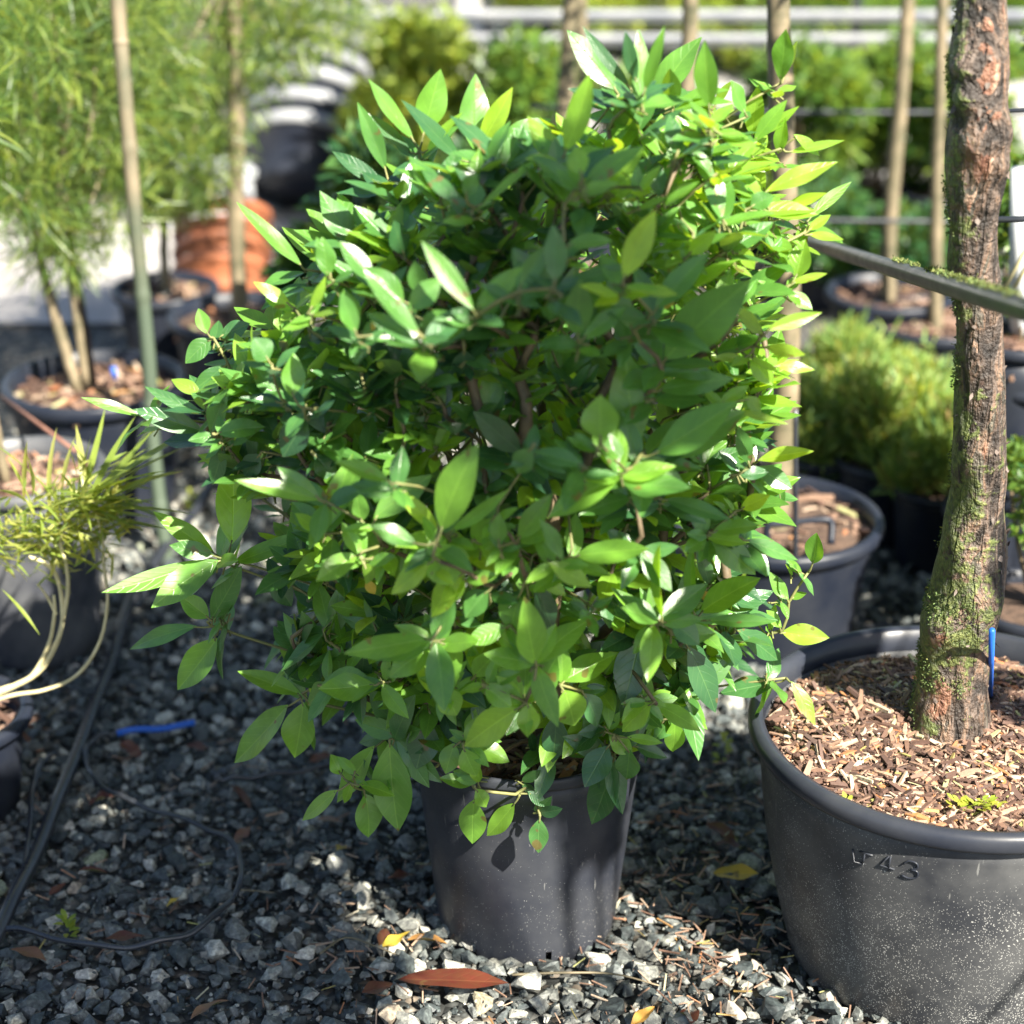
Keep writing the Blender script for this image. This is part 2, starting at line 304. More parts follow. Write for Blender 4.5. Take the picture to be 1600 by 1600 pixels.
# ------------------------------------------------------------------ leaves
def prof(u):                                                   # half-width profile of an elliptic, pointed leaf
    return np.sin(np.pi * np.clip(u, 0, 1) ** .96) ** .92 * (1 - .06 * u)
def leaves(name, P, D, N, L, W, tone, mat, parent=None, nu=9, nv=2, fold=.22, bend=.18, wave=.05, loc=None):
    n = len(P); P = np.asarray(P); D = nrm(D); N = np.asarray(N, float)
    N = N - D * np.sum(N * D, 1, keepdims=True); N = nrm(N); S = np.cross(N, D)
    L = np.broadcast_to(L, n).astype(float); W = np.broadcast_to(W, n).astype(float)
    q = rng
    foldk = fold * q.uniform(.3, 1.5, n); bendk = bend * q.uniform(-.4, 1.6, n); ph = q.uniform(0, 6.28, n); wv = wave * q.uniform(.2, 1.6, n); side = q.normal(0, .06, n)
    us = np.linspace(0, 1, nu + 1); vs = np.linspace(-1, 1, 2 * nv + 1)
    U, V_ = np.meshgrid(us, vs, indexing='ij'); U = U.ravel(); V_ = V_.ravel(); p = np.maximum(prof(U), .012)
    if nu <= 4: p = np.maximum(np.sin(np.pi * U ** .9), .05)
    a = U[None] * L[:, None]
    s = (V_ * p)[None] * (W / 2)[:, None] + (side * L)[:, None] * (U ** 2)[None]
    z = foldk[:, None] * np.abs(V_ * p)[None] * (W / 2)[:, None] - bendk[:, None] * L[:, None] * (U ** 2)[None] \
        + wv[:, None] * W[:, None] * np.sin(U[None] * 9 + ph[:, None]) * (V_ * p)[None]
    Vt = P[:, None] + a[..., None] * D[:, None] + s[..., None] * S[:, None] + z[..., None] * N[:, None]
    m = len(us) * len(vs); k = len(vs)
    i = np.arange(nu)[:, None] * k; j = np.arange(k - 1)[None]
    f = np.stack([i + j, i + k + j, i + k + j + 1, i + j + 1], -1).reshape(-1, 4)
    F = (f[None] + (np.arange(n) * m)[:, None, None]).reshape(-1, 4)
    uv = np.tile(np.stack([U, .5 + V_ * p * .5], 1), (n, 1))
    return mk(name, Vt.reshape(-1, 3), F, mat, parent, loc, {'rnd': np.repeat(np.clip(tone, 0, 1), m)}, uv)
def randunit(n): return nrm(rng.normal(size=(n, 3)))

# ------------------------------------------------------------------ setting: ground
def ngon_disc(c, r, n=48, z=0): return None
def sheet(name, x0, x1, y0, y1, z, mat, nx=2, ny=2, amp=0):
    xs = np.linspace(x0, x1, nx); ys = np.linspace(y0, y1, ny); X, Y = np.meshgrid(xs, ys, indexing='ij')
    V = np.stack([X.ravel(), Y.ravel(), np.full(X.size, z)], 1)
    if amp: V[:, 2] += amp * vnoise(V * [1, 1, 0], 9, 3)
    i = np.arange(nx - 1)[:, None] * ny; j = np.arange(ny - 1)[None]
    F = np.stack([i + j, i + ny + j, i + ny + j + 1, i + j + 1], -1).reshape(-1, 4)
    return tag(mk(name, V, F, mat), kind='structure')
sheet('ground', -60, 60, -20, 120, 0.0, M_GROUND)
sheet('road', -12, -.35, 5.35, 6.7, .012, M_PAVE)

# loose stones: one heap nobody could count
def stone_protos(k, seed):
    out = []; q = random.Random(seed)
    for _ in range(k):
        bm = bmesh.new()
        for _i in range(13):
            v = Vector((q.gauss(0, 1), q.gauss(0, 1), q.gauss(0, 1))).normalized() * q.uniform(.8, 1.1)
            bm.verts.new((v.x, v.y * q.uniform(.7, .9), v.z * .65))
        bmesh.ops.convex_hull(bm, input=bm.verts); bmesh.ops.triangulate(bm, faces=bm.faces)
        loose = [v for v in bm.verts if not v.link_faces]
        for v in loose: bm.verts.remove(v)
        bm.verts.index_update(); bm.verts.ensure_lookup_table()
        out.append((np.array([v.co[:] for v in bm.verts]), np.array([[v.index for v in f.verts] for f in bm.faces]))); bm.free()
    return out
def rotmats(n, tilt=.5):
    a = rng.uniform(0, 6.28, n); t = rng.normal(0, tilt, n); b = rng.uniform(0, 6.28, n)
    def rz(a):
        c, s = np.cos(a), np.sin(a); M = np.zeros((len(a), 3, 3)); M[:, 0, 0] = c; M[:, 0, 1] = -s; M[:, 1, 0] = s; M[:, 1, 1] = c; M[:, 2, 2] = 1; return M
    def rx(a):
        c, s = np.cos(a), np.sin(a); M = np.zeros((len(a), 3, 3)); M[:, 1, 1] = c; M[:, 1, 2] = -s; M[:, 2, 1] = s; M[:, 2, 2] = c; M[:, 0, 0] = 1; return M
    return rz(b) @ rx(t) @ rz(a)
def scatter(mb, protos, P, S, tilt, rnd):
    n = len(P); which = rng.integers(0, len(protos), n); M = rotmats(n, tilt)
    for k, (pv, pf) in enumerate(protos):
        ii = np.where(which == k)[0]
        if not len(ii): continue
        V = np.einsum('nij,nvj->nvi', M[ii], pv[None] * S[ii][:, None]) + P[ii][:, None]
        F = pf[None] + (np.arange(len(ii)) * len(pv))[:, None, None]
        mb.add(V.reshape(-1, 3), F.reshape(-1, pf.shape[1]), np.repeat(rnd[ii], len(pv)))
protos = stone_protos(16, 4)
def stones():
    sp = .0198; xs = np.arange(-1.25, 1.35, sp); ys = np.arange(1.72, 4.9, sp); X, Y = np.meshgrid(xs, ys); P = np.stack([X.ravel(), Y.ravel()], 1)
    P += rng.uniform(-.55, .55, P.shape) * sp
    keep = (np.abs(P[:, 0]) < .27 * (P[:, 1] * .9135 + .73) * 1.12 + .05) & ~((P[:, 1] > 3.9) & (rng.random(len(P)) < .35))
    P = P[keep]; n = len(P)
    s = np.clip(rng.lognormal(math.log(.0118), .40, n), .005, .025)
    P3 = np.column_stack([P, s * rng.uniform(.15, .85, n) + .003 + .006 * vnoise(np.column_stack([P, P[:, 0] * 0]), 14, 5)])
    S = np.stack([s * rng.uniform(.8, 1.25, n), s * rng.uniform(.8, 1.2, n), s * rng.uniform(.7, 1.2, n)], 1)
    mb = MB(); r = rng.beta(1.35, 1.9, n); scatter(mb, protos, P3, S, .5, r)
    m = 16000; Q = np.column_stack([rng.uniform(-1.0, 1.1, m), rng.uniform(1.75, 3.6, m)]); s2 = rng.uniform(.002, .0055, m)
    scatter(mb, protos, np.column_stack([Q, rng.uniform(.004, .022, m)]), np.stack([s2, s2, s2 * .8], 1), .6, rng.beta(1, 2.2, m))
    tag(mb.build('gravel', M_STONE, smooth=False), kind='stuff', label='loose grey crushed stone covering the ground', cat='gravel')
stones()

# ------------------------------------------------------------------ pots
def lathe(c, prof_, k=96, rot=0.0, hole=None, a=0.0, flatten=None):
    """prof_: list of (r, z); hole(i_row, seg)->True removes that face"""
    th = np.linspace(0, 2*np.pi, k, endpoint=False) + rot
    V = np.array([[r*np.cos(t), r*np.sin(t), z] for r, z in prof_ for t in th]) + np.array(c)
    F = [[i*k+j, i*k+(j+1) % k, (i+1)*k+(j+1) % k, (i+1)*k+j] for i in range(len(prof_)-1) for j in range(k) if not (hole and hole(i, j))]
    return V, np.array(F)
def make_pot(root, c, rt, rb, h, mat, rim_w=.012, rim_h=.02, holes=(), rim_mat=None, ribs=0, k=96, bulge=0.0):
    c = np.array(c, float)
    zs = [0, .012, .034, .06] + list(np.linspace(.09, 1, 12) * (h - rim_h) if True else [])
    zs = sorted(set([z for z in zs if z <= h - rim_h])); pr = [(rb * .90, 0.0), (rb * .985, .003)]
    for z in zs[1:]:
        t = z / h; r = rb + (rt - rb) * t + bulge * math.sin(math.pi * t)
        if ribs and int(z / h * 40) % 3 == 0: r += .002
        pr.append((r, z))
    th = .004
    inner = [(rt - th - .001, h - rim_h), (rb + (rt - rb) * .5 - th, h * .5), (rb * .93 - th, .012), (.001, .012)]
    def hole(i, j): return (pr[i][1] >= .009 and i + 1 < len(pr) and pr[i + 1][1] <= .037) and j in holes if i < len(pr) - 1 else False
    V, F = lathe(c, pr + inner, k, hole=hole)
    pot = mk('pot', V, F, mat, root)
    rz = h - rim_h
    rp = [(rt + .0005, rz), (rt + rim_w * .75, rz - .001), (rt + rim_w, rz + rim_h * .2), (rt + rim_w, rz + rim_h * .7), (rt + rim_w * .7, h), (rt + rim_w * .2, h + .001), (rt - th * 1.6, h - .002), (rt - th * 1.8, rz - .01)]
    V, F = lathe(c, rp, k); mk('rim', V, F, rim_mat or mat, pot)
    return pot
def chips(mbuild, c, r, z, n, size=.012, dome=.01, pr_=None):
    pv = np.array([[x, y * (1 - .35 * abs(x)) * .34, zz * .14] for x in (-1, 0, 1) for y in (-1, 1) for zz in (-1, 1)], float)
    pv[4:8, 2] += .12
    pf = np.array([[0, 1, 3, 2], [8, 10, 11, 9], [0, 4, 5, 1], [4, 8, 9, 5], [2, 3, 7, 6], [6, 7, 11, 10], [1, 5, 7, 3], [5, 9, 11, 7], [0, 2, 6, 4], [4, 6, 10, 8]])
    a = rng.uniform(0, 6.28, n); rr = r * np.sqrt(rng.random(n))
    P = np.stack([c[0] + rr*np.cos(a), c[1] + rr*np.sin(a), z + dome * (1 - (rr / r) ** 2) + rng.uniform(-.002, .009, n)], 1)
    P[:, 2] += .006 * vnoise(P * [1, 1, 0], 30, 3)
    s = np.minimum(size * rng.lognormal(0, .5, n), size * 2.6)
    S = np.stack([s * rng.uniform(.8, 2.2, n), s * rng.uniform(.5, 1.3, n), s * rng.uniform(.6, 1.6, n)], 1)
    scatter(mbuild, [(pv, pf)], P, S, .38, rng.random(n))
def fill_soil(root, c, r, z, n, size=.012, dome=.01):
    xs = []; k = 40; rings = 8
    V = [[c[0], c[1], z + dome - .004]]; 
    for i in range(1, rings + 1):
        for t in np.linspace(0, 2*np.pi, k, endpoint=False): V.append([c[0] + r*i/rings*math.cos(t), c[1] + r*i/rings*math.sin(t), z + dome*(1-(i/rings)**2) - .004])
    V = np.array(V); V[:, 2] += .004 * vnoise(V * [1, 1, 0], 40, 2)
    tri = np.array([[0, 1 + j, 1 + (j+1) % k] for j in range(k)])
    q = np.array([[1+i*k+j, 1+(i+1)*k+j, 1+(i+1)*k+(j+1) % k, 1+i*k+(j+1) % k] for i in range(rings-1) for j in range(k)])
    mk('soil', V, [tri, q], M_SOIL, root)
    if n:
        mb = MB(); chips(mb, c, r * .94, z, n, size, dome); tag(mb.build('bark_mulch', M_CHIP, root, smooth=False), kind='stuff')

# gaps in the overhead crowns: leaves standing in these sun rays are missing
SE1 = nrm(np.cross(SUNV, [0, 0, 1])); SE2 = np.cross(SUNV, SE1)
def sproj(p): p = np.asarray(p, float); return np.stack([p @ SE1, p @ SE2], -1)
GAPS = []
def gap(p, r): GAPS.append((*sproj(p), r))
for x, y in ((1000, 1420), (1050, 1450), (1100, 1500), (1150, 1540), (1200, 1580), (1050, 1530), (960, 1560), (860, 1580), (760, 1590), (1000, 1490), (1100, 1580), (680, 1600)): gap(gr(x, y), .055)
for x, y in ((525, 1345), (550, 1380), (585, 1415), (620, 1450), (650, 1480), (740, 1525)): gap(gr(x, y), .046)
for x, y in ((695, 1375), (730, 1355), (690, 1420), (800, 1410), (840, 1340), (835, 1375), (890, 1450), (930, 1400), (860, 1480), (760, 1470)): gap(at(x, y, 2.33), .024)
NGROUND = len(GAPS)
for x, y in ((1350, 1350), (1450, 1350), (1550, 1350), (1350, 1480), (1450, 1480), (1550, 1480), (1400, 1580), (1550, 1600), (1250, 1150), (1350, 1180), (1450, 1200), (1550, 1180), (1300, 1100), (1580, 1080), (1350, 1260), (1500, 1290)): gap(at(x, y, 2.12 if y > 1300 else 2.3), .10)
for y in range(20, 1100, 70): gap(at(1530 if y < 850 else 1490, y, 2.34), .055)
for x, y in ((1000, 150), (950, 180), (1100, 170), (1100, 260), (1200, 300), (1150, 380), (1060, 380), (1220, 420), (1180, 520), (1250, 250), (1000, 300), (1210, 620), (1200, 720), (1230, 800), (1240, 980), (1220, 120), (1180, 850), (700, 180), (760, 190), (640, 220), (930, 250), (1290, 290)): gap(at(x, y, 2.42), .085)
for x, y in ((100, 800), (60, 850), (150, 800), (20, 900), (110, 870), (200, 740), (250, 720), (80, 1000), (60, 1060), (150, 990), (0, 780)): gap(at(x, y, 2.75), .07)
for x, y in ((620, 690), (560, 880), (880, 800), (690, 1010), (940, 860), (330, 760), (1020, 900)): gap(at(x, y, 2.15), .035)
GAPS = np.array(GAPS)
def lit_keep(P, n=None, m=.032):
    q = sproj(P); keep = np.ones(len(P), bool)
    for a, b, r in GAPS[:n]: keep &= np.hypot(q[:, 0] - a, q[:, 1] - b) > r + m
    return keep
# ------------------------------------------------------------------ main shrub in its black pot
PX, PY = .023, 2.474
shrub = empty('potted_shrub', (PX, PY, 0), 'large evergreen shrub with broad pointed glossy leaves in a plain black pot on the gravel', 'potted shrub')
K = 96
def seg_of(px):                     # pot segment facing the camera at that x
    x = (px - 824) * 2.9 / 3000; a = math.atan2(-math.sqrt(max(.0, .14**2 - x*x)), x) % (2*math.pi); return int(a / (2*math.pi) * K)
make_pot(shrub, (PX, PY, 0), .173, .136, .353, M_POT, rim_w=.004, rim_h=.016, holes=(seg_of(737), seg_of(860), 20, 40, 5))
fill_soil(shrub, (PX, PY), .158, .318, 900, .008, .006)
mbs = MB(); V, F = lathe((PX, PY, 0), [(.001, .02), (.125, .02), (.128, .06)], 40); mbs.add(V, F); mbs.build('root_ball', M_SOIL, shrub)

# leaves traced from the photograph: (crop origin, list of base x,y, tip x,y, width, tone) in crop pixels (scale .375)
CROPS = {
 (500, 600): "505,610,590,285,165,1.5 500,612,322,450,70,2 545,610,790,495,60,1.5 500,665,545,825,175,1.5 460,740,300,880,100,2 590,790,440,960,100,2 600,710,775,780,85,2 825,645,950,490,90,1.5 1015,735,945,570,70,1 1065,715,1340,680,110,1.5 1260,370,955,520,130,1.5 1300,470,1090,520,90,1 1095,340,885,255,85,1 1170,230,1160,65,150,1.5 1325,255,1240,-110,165,1.3 1310,310,1510,400,100,1.2 840,285,650,135,110,.3 880,265,810,370,90,.8 900,1165,840,940,125,1.6 830,880,780,1025,130,1.2 775,1010,620,1075,85,1.3 455,1060,120,1125,120,1.3 470,1085,292,1205,120,1.5 500,1080,610,1260,150,1.3 490,1300,410,1140,80,1.8 510,1265,570,1370,100,1.6 825,1350,590,1500,130,1.8 870,1330,870,1465,85,1.8 850,1320,738,1165,75,1.6 880,1310,990,1155,115,1.2 1010,1240,1220,1120,115,1.5 1020,1275,1070,1430,130,1.7 985,1375,980,1575,95,.2 1380,1330,1250,1430,95,1.7 1400,1335,1585,1420,80,1.6 1205,1470,1300,1540,75,1.6 1280,1470,1420,1490,45,1.6 1340,1030,1270,1330,140,.3 1425,980,1390,705,110,1.3 1395,1000,1240,840,50,1.3 1480,1040,1640,1050,85,1.3 955,745,1125,835,90,1.9 895,785,1018,875,70,1.9 285,1450,275,1165,130,.6 455,1395,405,1600,120,.3 225,1250,10,1290,120,1.4 290,405,75,320,90,1.3 15,610,150,325,85,1.3 225,560,440,375,110,1.3 170,575,160,450,85,1.2 235,600,100,600,50,1.5 405,670,225,590,90,1 155,710,-10,810,100,1.6 255,685,160,820,70,1.7 1400,290,1700,110,160,1.1 720,560,640,690,110,1.6 745,660,745,560,70,1.3 660,660,740,720,70,1.7 860,830,750,920,85,.3 895,840,975,1010,100,.3 1210,870,1250,1055,100,.3 700,860,600,960,110,.9 540,960,470,1060,90,1.1 1340,690,1450,860,90,1 1130,950,1090,985,60,1.2 640,1220,740,1110,100,1.5 690,1260,790,1340,95,1.4 1100,1290,1180,1410,90,.5",
 (0, 500): "965,935,990,600,140,1.6 895,975,655,805,90,1.5 910,1000,632,1165,120,1.3 860,1000,465,1168,85,1.3 970,1010,1280,915,90,1.5 1340,750,1010,660,75,1.4 1345,870,1480,590,85,1.5 1330,740,1155,640,80,1 905,1325,760,1535,120,1.4 1255,1560,1005,1465,90,1.5 1340,1520,1560,1510,150,1.4 820,1275,520,1340,75,1 1215,1345,1250,1510,120,.2 850,465,575,375,95,.5 850,390,605,305,60,.6 875,470,945,295,90,1 905,470,1080,430,95,1.1 895,480,790,500,55,.9 1275,400,1190,575,120,.2 1165,340,1005,325,30,.5 1215,320,1220,150,95,1.2 935,190,815,295,70,.6 840,310,720,240,60,1.8 590,400,355,320,50,1.3 930,530,890,680,80,.6 870,1240,750,1155,90,1.1 880,1245,1000,1060,100,.8 1130,1070,1220,1185,90,.4 890,980,720,940,80,1 1330,880,1235,815,60,1.6 1310,560,1400,660,100,.3 1080,560,1020,650,90,.4",
 (0, 1000): "1200,270,992,515,130,1.4 1265,260,1240,490,125,1.6 1560,440,1410,660,95,1.5 1405,625,1265,750,75,1.7 1520,640,1560,815,110,1.2 1495,600,1640,630,75,1.5 1420,560,1380,490,60,1.4",
 (500, 1000): "290,430,305,782,145,1.2 560,430,520,552,80,1.4 600,450,640,572,80,1.5 645,440,785,490,90,1.5 640,600,505,575,65,1.3 650,620,690,697,60,1.6 640,665,635,842,100,1.5 810,680,715,820,80,1.6 865,630,940,695,50,.4 915,745,905,885,70,.8 1200,440,1110,605,110,.4 1225,495,1155,765,130,.5 1290,455,1280,580,90,.8 1310,440,1440,490,65,.4 1190,370,1035,440,110,.4 1480,335,1480,480,75,1.6",
 (1000, 500): "60,575,415,385,160,1.2 455,600,415,455,65,.8 490,585,705,530,70,2.3 420,785,535,735,70,2.2 305,880,485,850,80,1.4 300,900,475,1050,110,1.3 440,915,655,995,70,.9 225,1225,185,975,60,1.2 250,1220,478,1055,130,1.3 275,1250,545,1265,65,1 405,1290,595,1420,100,.5 590,1300,775,1325,90,2 575,1510,345,1550,110,.5 200,1360,335,1620,110,.3 620,1165,530,1065,55,1.4 625,1160,692,1140,35,1.4 675,1060,617,1000,35,1.3 720,1015,745,895,80,1.2 590,1280,527,1215,50,1.5 630,1505,745,1670,55,1.9 600,700,565,795,45,1 490,610,625,700,80,.8 520,110,680,150,60,2.3 565,190,722,200,50,2.4 465,150,540,272,75,1.8 400,375,605,435,50,2 75,290,370,240,110,1.1 100,745,370,815,70,.7 130,1250,240,1350,110,.9 330,350,450,280,60,1.6 440,320,500,380,60,1.9",
 (1000, 0): "290,450,260,205,105,1.3 310,440,380,340,45,1.9 262,520,125,395,80,1 585,335,610,130,100,1.3 600,320,650,180,45,2.3 465,570,485,375,80,1.8 475,590,600,425,70,1.5 490,570,655,455,50,1.7 575,640,600,505,60,1.6 620,635,840,590,40,1.8 520,800,800,660,85,2.3 600,860,770,815,50,2.2 705,910,865,745,55,1.4 520,795,460,655,65,2.3 350,735,430,710,55,1.8 200,1060,305,970,70,1.8 145,1040,75,900,65,2.3 560,980,640,1110,80,1.4 650,1160,690,1010,100,1.7 630,1180,770,1135,40,2.3 525,1375,745,1300,60,2.3 510,1390,405,1290,65,2.3 440,1500,310,1475,45,2.2 620,1215,715,1285,60,1.4 50,440,210,155,130,1.2 460,860,550,815,80,1 410,1030,480,1120,60,2 700,960,790,900,45,1.9 700,975,842,990,40,2 100,1500,420,1165,200,1.0 330,560,480,610,60,1.7 300,600,200,680,90,.7 440,680,560,700,60,2.1 640,560,760,640,50,1.7 440,470,370,360,90,1.1",
 (500, 0): "645,630,630,325,130,1.1 670,610,785,395,90,2.2 430,560,495,305,130,1.3 390,580,200,355,75,1.2 275,710,175,440,75,.9 385,645,200,465,60,.4 600,680,365,435,80,.3 440,640,560,470,60,1.8 1020,635,1150,335,110,1.7 1235,375,1050,140,120,.9 1290,360,1090,140,50,.3 1335,430,1345,140,80,1.3 1320,340,1260,150,60,.4 1350,380,1430,150,60,1.3 1285,490,1185,390,80,.8 1365,610,1225,495,80,1.6 1095,780,1300,605,90,1.1 1090,730,1060,615,90,1.6 740,640,950,500,130,1.1 670,860,900,660,50,1.6 350,1060,300,930,90,.5 600,930,590,1030,75,.3 585,850,430,705,70,.7 600,810,650,730,70,1 275,780,60,635,70,.3 225,1170,90,1020,100,1 350,1260,195,1115,110,1.1 415,1390,205,1180,80,1.1 640,1290,435,1015,85,1.2 650,1290,835,1110,90,1.4 415,1230,400,1095,80,1 830,1200,950,1030,80,.9 975,1180,1000,950,100,.8 860,1130,975,1180,90,1 985,1210,1270,1095,80,.8 1075,1400,1070,1195,120,.9 1095,1410,1250,1290,85,1.1 1300,1370,1215,1165,80,1 1035,1020,1205,1000,90,1.3 1430,880,1150,760,50,1.6 1265,1160,1380,885,110,2.2 370,1290,500,1170,100,1 415,1380,545,1300,100,1.1 500,1420,600,1290,90,1.2 640,1320,480,1330,40,.7 600,1460,600,1560,95,.1 150,1385,85,1235,80,1 430,1430,185,1395,40,.9 1395,1290,1600,1060,110,1 1470,790,1480,680,80,2.2 30,1150,20,1000,80,1.1 1250,860,1170,800,60,.5 780,1000,670,960,70,.3",
 (0, 0): "1260,1110,1000,860,70,1.2 1380,1140,1330,1000,90,1 1210,1270,1070,1175,60,1.9 1490,1375,1410,1230,95,1.1 860,1390,830,1290,60,1.3 880,1410,770,1500,80,.9 915,1400,1030,1360,80,.5 1290,1290,1370,1170,40,1.9 1120,1500,1060,1420,110,.7 1290,1390,1300,1450,90,.2",
}
CX = .02; CY = 2.47
ROWS = [(120, 1000, 1080), (200, 1000, 1130), (250, 780, 1150), (280, 640, 1190), (330, 600, 1205), (400, 510, 1220), (480, 450, 1215), (560, 380, 1210), (640, 320, 1190), (720, 350, 1170), (800, 420, 1180), (880, 440, 1170), (960, 440, 1160), (1040, 470, 1130), (1120, 530, 1060), (1190, 650, 970)]
rows = np.array(ROWS, float)
def span(py): return np.interp(py, rows[:, 0], rows[:, 1]), np.interp(py, rows[:, 0], rows[:, 2])
def halfthick(px, py):
    a, b = span(py); c = (a + b) / 2; h = (b - a) / 2 + 40
    ry = math.sqrt(max(.05, 1 - ((py - 680) / 680) ** 2)); return .44 * math.sqrt(max(.03, 1 - ((px - c) / h) ** 2)) * ry
tp, td, tn, tl, tw, tt = [], [], [], [], [], []
for (ox, oy), txt in CROPS.items():
    for it in txt.split():
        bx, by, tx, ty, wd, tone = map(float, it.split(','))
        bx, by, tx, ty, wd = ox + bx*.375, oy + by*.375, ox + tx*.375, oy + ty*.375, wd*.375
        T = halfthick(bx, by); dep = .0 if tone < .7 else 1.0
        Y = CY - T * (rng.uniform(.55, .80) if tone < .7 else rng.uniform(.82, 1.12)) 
        if by < 430 and bx > 940: Y = CY - T * rng.uniform(-.2, .8)
        if by > 1150: Y = min(Y, PY - .17 - rng.uniform(0, .06))
        B = at(bx, by, Y); Tq = at(tx, ty, Y); px2m = np.linalg.norm(Tq - B) / max(1, math.hypot(tx-bx, ty-by))
        tilt = rng.uniform(-.35, .45) if abs(ty - by) > 20 else rng.uniform(.0, .5)
        e = Tq - B; L0 = np.linalg.norm(e); rd = nrm(B - CP)
        Tp = at(tx, ty, Y) - rd * L0 * math.tan(tilt)
        # slide the tip along its own view ray
        rt_ = ray(tx, ty); dq = np.dot(Tp - CP, FW); Tp = CP + rt_ * dq
        D = Tp - B; L = np.linalg.norm(D)
        nn = -nrm(B - CP) * 1.0 + np.array([0, 0, .55]) + rng.normal(0, .22, 3)
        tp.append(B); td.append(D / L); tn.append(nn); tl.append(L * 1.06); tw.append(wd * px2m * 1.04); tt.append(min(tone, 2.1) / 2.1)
tp = np.array(tp); td = np.array(td); tn = np.array(tn); tl = np.array(tl); tw = np.array(tw); tt = np.array(tt)
# filler shoots through the whole volume
fn = []
while len(fn) < 740:
    py = rng.uniform(150, 1190); a, b = span(py)
    if rng.random() > (b - a) / 900: continue
    px = rng.uniform(a, b); T = halfthick(px, py); t = rng.uniform(-1, 1); t = math.copysign(abs(t) ** .6, t); t = min(t, .66 if py > 300 else .85)
    if t < 0 and rng.random() < .25: continue
    Y = CY - T * t * .9
    p = at(px, py, Y)
    if p[2] < .40 and math.hypot(p[0]-PX, p[1]-PY) < .17: continue
    fn.append(p)
fn = np.array(fn)
cen = np.array([PX, PY, .55])
fp, fd, fnn, fl, fw_, ft = [], [], [], [], [], []
for p in fn:
    out = nrm(p - cen); out = nrm(out + [0, 0, .35]); k = rng.integers(4, 8); a0 = rng.uniform(0, 6.28)
    e1 = nrm(np.cross(out, [.1, .2, 1])); e2 = np.cross(out, e1); base_t = rng.beta(1.9, 1.8)
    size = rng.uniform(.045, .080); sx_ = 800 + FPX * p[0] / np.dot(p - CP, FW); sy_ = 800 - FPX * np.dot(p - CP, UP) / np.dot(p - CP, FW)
    if sx_ > 930 and sy_ < 640: base_t = min(1, base_t + .14 + rng.normal(0, .1))  # leaf tone raised to paint the sun on the upper right
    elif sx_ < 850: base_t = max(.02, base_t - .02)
    for i in range(k):
        a = a0 + i * 2.4 + rng.normal(0, .2); lv = i / k
        d = nrm(out * rng.uniform(.15, .8) + np.array([0, 0, rng.uniform(.1, .7)]) + (math.cos(a) * e1 + math.sin(a) * e2) + rng.normal(0, .12, 3))
        fp.append(p - out * .02 * (1 - lv) * rng.uniform(.5, 1.6)); fd.append(d)
        fnn.append(out * .5 + np.array([0, -.25, 1.0]) + rng.normal(0, .25, 3))
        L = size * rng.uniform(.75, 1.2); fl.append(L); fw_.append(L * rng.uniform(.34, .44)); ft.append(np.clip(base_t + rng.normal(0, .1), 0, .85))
used = np.zeros(len(tp), bool)
for i in range(len(tp)):
    if used[i]: continue
    g = np.where((np.linalg.norm(tp - tp[i], axis=1) < .035) & ~used)[0]; used[g] = True
    p = tp[g].mean(0); out = nrm(nrm(p - cen) + [0, 0, .3]); e1 = nrm(np.cross(out, [.1, .2, 1])); e2 = np.cross(out, e1); a0 = rng.uniform(0, 6.28)
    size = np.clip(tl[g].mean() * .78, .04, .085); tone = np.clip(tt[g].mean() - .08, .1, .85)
    for k in range(5 - min(2, len(g) - 1)):
        a = a0 + k * 2.1 + rng.normal(0, .25); d = nrm(out * rng.uniform(-.1, .5) + math.cos(a) * e1 + math.sin(a) * e2 + np.array([0, 0, .15]))
        L = size * rng.uniform(.65, 1.15); fp.append(p - out * rng.uniform(.008, .03)); fd.append(d); fnn.append(out * .8 + np.array([0, -.4, .7]) + rng.normal(0, .2, 3))
        fl.append(L); fw_.append(L * rng.uniform(.36, .46)); ft.append(np.clip(tone + rng.normal(0, .1), 0, .9))
fp = np.array(fp); fd = np.array(fd); kk = lit_keep(fp + fd * np.array(fl)[:, None] * .5, NGROUND, -.004) | (fp[:, 2] > .95)
fp = fp[kk]; fd = fd[kk]; fnn = np.array(fnn)[kk]; fl = np.array(fl)[kk]; fw_ = np.array(fw_)[kk]; ft = np.array(ft)[kk]
leaves_P = np.vstack([tp, fp])
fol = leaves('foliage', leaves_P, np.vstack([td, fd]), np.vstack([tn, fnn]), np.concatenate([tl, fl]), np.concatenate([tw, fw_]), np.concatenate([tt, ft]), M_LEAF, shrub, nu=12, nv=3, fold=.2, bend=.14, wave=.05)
yl = [(1050, 458, 1040, 482), (572, 905, 585, 928), (590, 500, 580, 515), (1118, 935, 1092, 930)]
yp = np.array([at(a, b, CY - halfthick(a, b) * .8) for a, b, c_, d_ in yl]); yq = np.array([at(c_, d_, CY - halfthick(a, b) * .8) for a, b, c_, d_ in yl])
tag(leaves('yellowed_leaves', yp, yq - yp, np.array([0, -.8, .5]) + rng.normal(0, .3, yp.shape), np.linalg.norm(yq - yp, axis=1) * 1.1, .014, np.full(len(yp), 1.0), M_DRY, shrub, nu=8, nv=2), kind='stuff')
